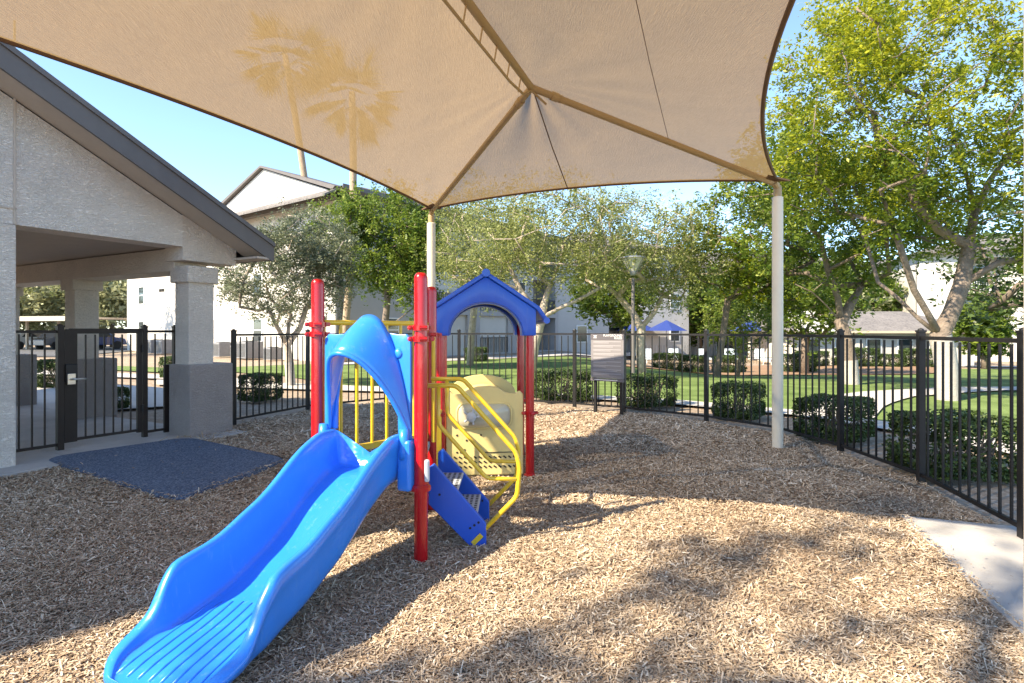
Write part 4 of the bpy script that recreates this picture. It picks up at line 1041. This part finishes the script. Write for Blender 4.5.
# pale willowy trees in the middle
b = base(642, 20.3)
tree('willowy_tree', 'pale airy tree with a leaning forked trunk right of the lamp post', 'tree', b,
     [dict(p=[tuple(b), B(640, 350, 20.3), B(641, 328, 20.3)]), dict(p=[B(655, 312, 20.3), B(662, 296, 20.3), B(668, 278, 20.3), B(690, 258, 20.3)], **{'from': 2}),
      dict(p=[B(632, 312, 20.5), B(618, 296, 20.6), B(600, 280, 20.6)], **{'from': 2})],
     [((4.2, 20.3, 4.8), (3.0, 2.4, 1.7), .7), ((6.2, 20.3, 4.2), (1.6, 1.8, 1.6), .3)], 130, 'willow', 190, .33, .048, .17, 41, bark='bark_l', droop=.12, tonal=.5)
b = base(530, 19)
tree('willowy_tree', 'pale wispy tree with long low branches behind the blue playhouse roof', 'tree', b,
     [dict(p=[tuple(b), B(534, 345, 19), B(541, 318, 19)]), dict(p=[B(560, 308, 18.8), B(578, 300, 18.7), B(600, 288, 18.6)], **{'from': 2}), dict(p=[B(545, 300, 19), B(550, 285, 19.2), B(560, 262, 19.3)], **{'from': 2}),
      dict(p=[B(520, 290, 19.2), B(508, 262, 19.5)], **{'from': 2})],
     [((1.2, 19, 4.9), (2.4, 2.2, 1.7), .6), ((-1.2, 19.6, 4.5), (1.7, 2, 1.8), .35), ((3.0, 19, 4.4), (1.6, 1.8, 1.3), .25)], 150, 'willow', 190, .33, .047, .18, 43, bark='bark_l', droop=.14, tonal=.5)
b = base(470, 25)
tree('willowy_tree', 'taller yellowish tree behind the red playhouse posts', 'tree', b,
     [dict(p=[tuple(b), B(472, 330, 25), B(476, 290, 25), B(478, 250, 25)])], [((-1.4, 25, 5.8), (2.6, 2.2, 2.2), 1)], 90, 'willow', 190, .36, .06, .16, 47, bark='bark_l', tonal=.4)
b = base(617, 30)
tree('small_tree', 'small dark stemmed tree behind the sign and lamp post', 'tree', b, [dict(p=[tuple(b), B(618, 345, 30), B(622, 325, 30)])], [((5.6, 30, 3.6), (2.3, 2, 1.6), 1)], 80, 'green', 130, .35, .11, .1, 49, tonal=.5)
# gray green tree and the trees in front of the white block
b = base(291, 15.8)
tree('olive_tree', 'gray green olive tree with several slim trunks left of the slide', 'tree', b,
     [dict(p=[tuple(b), B(289, 362, 15.8), B(287, 345, 15.8)]), dict(p=[B(276, 325, 15.6), B(268, 308, 15.5)], **{'from': 2}), dict(p=[B(289, 322, 15.9), B(293, 300, 16)], **{'from': 2}), dict(p=[B(300, 328, 15.9), B(306, 308, 16)], **{'from': 2})],
     [((-6.2, 15.8, 3.1), (1.95, 1.7, 1.25), .8), ((-5.6, 15.8, 4.0), (1.3, 1.3, .9), .3)], 170, 'olive', 230, .19, .037, .11, 53, bark='bark_l', white=.9, tonal=.5)
b = base(385, 22)
tree('ash_tree', 'leafy green tree with orange tinged sprays left of the canopy back post', 'tree', b,
     [dict(p=[tuple(b), B(385, 330, 22), B(388, 290, 22), B(380, 250, 22)])], [((-4.9, 22, 5.2), (1.9, 1.8, 2.0), .75), ((-3.6, 21.5, 4.3), (1.0, 1.2, 1.9), .3), ((-6.6, 22, 5.6), (1.3, 1.3, 1.2), .2)], 150, 'green', 220, .26, .065, .14, 59, droop=.12, tonal=.6)
b = Vector((-29.5, 33.0, 0))
tree('ash_tree', 'tree beside the white block whose shadow falls on its wall', 'tree', b, [dict(p=[tuple(b), (-29.4, 33, 2), (-29.2, 33, 3.5)])], [((-29, 33, 6.8), (3.6, 3.2, 3.2), 1)], 90, 'willow', 90, .38, .09, .2, 90, bark='bark_l')
# distant greenery
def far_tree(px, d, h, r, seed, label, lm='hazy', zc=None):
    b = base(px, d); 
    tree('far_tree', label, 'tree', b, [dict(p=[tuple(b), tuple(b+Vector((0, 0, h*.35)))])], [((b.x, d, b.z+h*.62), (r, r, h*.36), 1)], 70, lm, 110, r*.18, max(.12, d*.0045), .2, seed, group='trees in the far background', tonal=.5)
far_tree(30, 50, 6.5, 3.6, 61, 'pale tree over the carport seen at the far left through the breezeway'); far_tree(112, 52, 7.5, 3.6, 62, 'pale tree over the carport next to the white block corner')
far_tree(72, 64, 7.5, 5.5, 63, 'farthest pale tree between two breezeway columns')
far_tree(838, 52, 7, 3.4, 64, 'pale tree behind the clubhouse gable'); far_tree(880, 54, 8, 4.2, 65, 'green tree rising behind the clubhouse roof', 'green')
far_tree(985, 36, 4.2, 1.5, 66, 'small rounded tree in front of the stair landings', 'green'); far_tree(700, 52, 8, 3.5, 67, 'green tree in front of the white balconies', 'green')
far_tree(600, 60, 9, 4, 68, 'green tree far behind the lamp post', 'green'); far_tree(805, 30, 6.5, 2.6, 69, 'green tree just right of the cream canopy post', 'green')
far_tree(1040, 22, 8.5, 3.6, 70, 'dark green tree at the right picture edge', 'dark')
# palms
def palm(px0, px1, pyc, d, seed, label, r=.17, cr=2.0):
    x0 = (px0-512)/F*d; top = W(px1, pyc, d); b = Vector((x0, d, 0)); g = thing('fan_palm', b, label, 'palm', 'tall fan palms')
    tk = [b.lerp(top, i/10)+Vector((.25*math.sin(i/10*math.pi), 0, 0)) for i in range(11)]
    t = MB().tube(tk, [r*1.25]+[r]*9+[r*.85], 12).build('trunk', 'bark_p', g, smooth=True)
    rg = np.random.default_rng(seed); cs = []; us = []; vs = []
    for i in range(46):
        az = rg.uniform(0, 2*np.pi); el = rg.uniform(-1.25, 1.2); L = cr*rg.uniform(.55, .75); dr = np.array([np.cos(az)*np.cos(el), np.sin(az)*np.cos(el), np.sin(el)])
        hub = np.array(top)+dr*L*.9; 
        side = np.cross(dr, [0, 0, 1.0]); side /= np.linalg.norm(side)+1e-9
        for j in range(15):
            a = (j-7)/7*1.25; q = dr*np.cos(a)+side*np.sin(a)+np.array([0, 0, -.25*abs(a)]); l_ = L*.55
            cs.append(hub+q*l_*.9); us.append(q*l_); vs.append(np.cross(q, dr)*.0+np.array(np.cross(q, side+np.array([0, 0, .3])))*.045)
    cs = np.array(cs); quadmesh('crown', LM['palm'], cs[:, 0], cs[:, 1], cs[:, 2], np.array(us), np.array(vs), rg.uniform(0, 1, len(cs)), parent=g, shape='leaf', origin=tuple(b))
palm(322, 285, 55, 30, 1, 'tall leaning fan palm, left of the two behind the shade cloth'); palm(342, 352, 92, 27, 2, 'straight fan palm, right of the two behind the shade cloth')

# clipped hedges outside the fence
def hedge_mesh(sd=5):
    g = np.random.default_rng(sd); n_ = 10500; v = g.normal(0, 1, (n_, 3)); v /= np.linalg.norm(v, axis=1)[:, None]
    p = np.sign(v)*np.abs(v)**.55; p /= np.max(np.abs(p), axis=1)[:, None]**.6; rr = g.uniform(.72, 1.03, n_)**.5
    nz = np.array([mn.noise(Vector(q)*2.2+Vector((sd*3.3, 0, 0))) for q in p]); c = p*(rr+.10*nz)[:, None]*np.array([.5, .42, .34]); c[:, 2] += .36
    u = g.normal(0, 1, (n_, 3)); u /= np.linalg.norm(u, axis=1)[:, None]; w_ = g.normal(0, 1, (n_, 3)); w_ -= u*np.sum(u*w_, 1)[:, None]; w_ /= np.linalg.norm(w_, axis=1)[:, None]
    s = .021*g.lognormal(0, .2, n_); return c, u*s[:, None], w_*(s*.6)[:, None], np.clip(g.normal(.5, .2, n_)+nz*.3, 0, 1)
hd0 = None; hds = []
for i, (x, y, sx, sz, lb) in enumerate(((4.82, 6.15, 1.1, .93, 'nearest clipped boxwood hedge outside the right fence'), (4.62, 8.15, .98, .86, 'clipped boxwood hedge just right of the cream canopy post'),
        (4.05, 10.15, .9, .9, 'clipped boxwood hedge just left of the cream canopy post'), (2.75, 11.65, 1.05, .93, 'dark boxwood hedge right of the rules sign'),
        (1.12, 12.75, 1.15, .95, 'sunlit boxwood hedge left of the rules sign'), (-5.55, 12.55, .78, .86, 'round boxwood shrub behind the fence left of the slide'),
        (-12.3, 15.5, 1.0, 1.1, 'boxwood hedge seen between the left breezeway columns'), (-7.9, 11.2, .6, .6, 'small boxwood shrub behind the gate hinge post'),
        (-10.9, 18.5, .9, 1.0, 'boxwood shrub seen through the gate bars'), (20.3, 38.6, 1.9, 1.5, 'boxwood shrub at the left end of the clubhouse wall'),
        (23.2, 38.4, 2.4, 1.8, 'tall boxwood shrub under the clubhouse windows'), (25.4, 38.2, 1.9, 1.2, 'low boxwood shrub under the clubhouse windows'), (27.8, 38.4, 2.6, 1.7, 'wide boxwood shrub at the right part of the clubhouse wall'),
        (8.2, 30, 1.4, 1.3, 'dark shrub in the brown bed behind the lamp post'), (9.9, 31, 1.5, 1.4, 'dark shrub in the brown bed right of the forked tree'), (12.2, 32, 1.6, 1.4, 'dark shrub in the brown bed below the umbrella'),
        (16.5, 33, 1.8, 1.5, 'dark shrub in the bed just right of the canopy post'), (-1.8, 28.6, 1.1, 1.0, 'dark shrub against the shaded gray wing'))):
    z = H(x, y)
    if i < 5:
        hd0 = thing('boxwood_hedge', (x, y, z), lb, 'hedge', 'clipped boxwood hedges'); hds.append(hd0); c, u, v, t = hedge_mesh(5+i)
        quadmesh('foliage', LM['dark'], c[:, 0]+x, c[:, 1]+y, c[:, 2]+z, u, v, t, parent=hd0, shape='leaf', origin=(x, y, z))
        mb = MB(); rg = random.Random(2)
        for k in range(26):
            a = rg.uniform(0, 6.28); r_ = rg.uniform(.02, .2); mb.tube([(x+r_*math.cos(a), y+r_*math.sin(a), z-.02), (x+1.5*r_*math.cos(a), y+1.5*r_*math.sin(a), z+.25), (x+2.1*r_*math.cos(a+.2), y+2*r_*math.sin(a+.2), z+.5)], .008, 5)
        mb.build('stem', 'bark', hd0); h_ = hd0
    else:
        h_ = copy_tree(hds[i % 5]); h_.location = (x, y, z); h_['label'] = lb
    h_.scale = (sx, sx, sz); h_.rotation_euler.z = (.55, .7, .9, .55, .2, 1.2)[i % 6] if i else .0
strip('ground', [(4.5, 25), (9, 26.5), (14, 28), (20, 29), (26, 33)], [(4, 30), (9, 36), (14, 38.3), (20, 38.9), (28, 38.8)], .045, groundmat('bark_bed', [(.22, .13, .08), (.34, .22, .14), (.28, .17, .1)], 14, .4), 30, 8, kind='structure')

# a slender tree and a light crowned tree standing behind the viewer, outside the picture; they shade the near ground
b = Vector((-9.6, -3.6, 0))
tree('slender_tree', 'slender columnar tree standing behind the viewer beside the building', 'tree', b, [dict(p=[tuple(b), (-9.6, -3.6, 5), (-9.55, -3.6, 10), (-9.5, -3.6, 13)])],
     [((-9.55, -3.6, 8.2), (.24, .24, 5.2), 1)], 60, 'green', 20, .14, .09, .07, 78)
b = Vector((-7.2, -5.6, 0))
tree('shade_tree', 'light crowned tree standing behind the viewer', 'tree', b, [dict(p=[tuple(b), (-7.2, -5.5, 3), (-7.1, -5.1, 6)])],
     [((-6.9, -4.0, 9.8), (2.4, 1.5, 1.8), 1)], 36, 'green', 16, .4, .12, .2, 77)
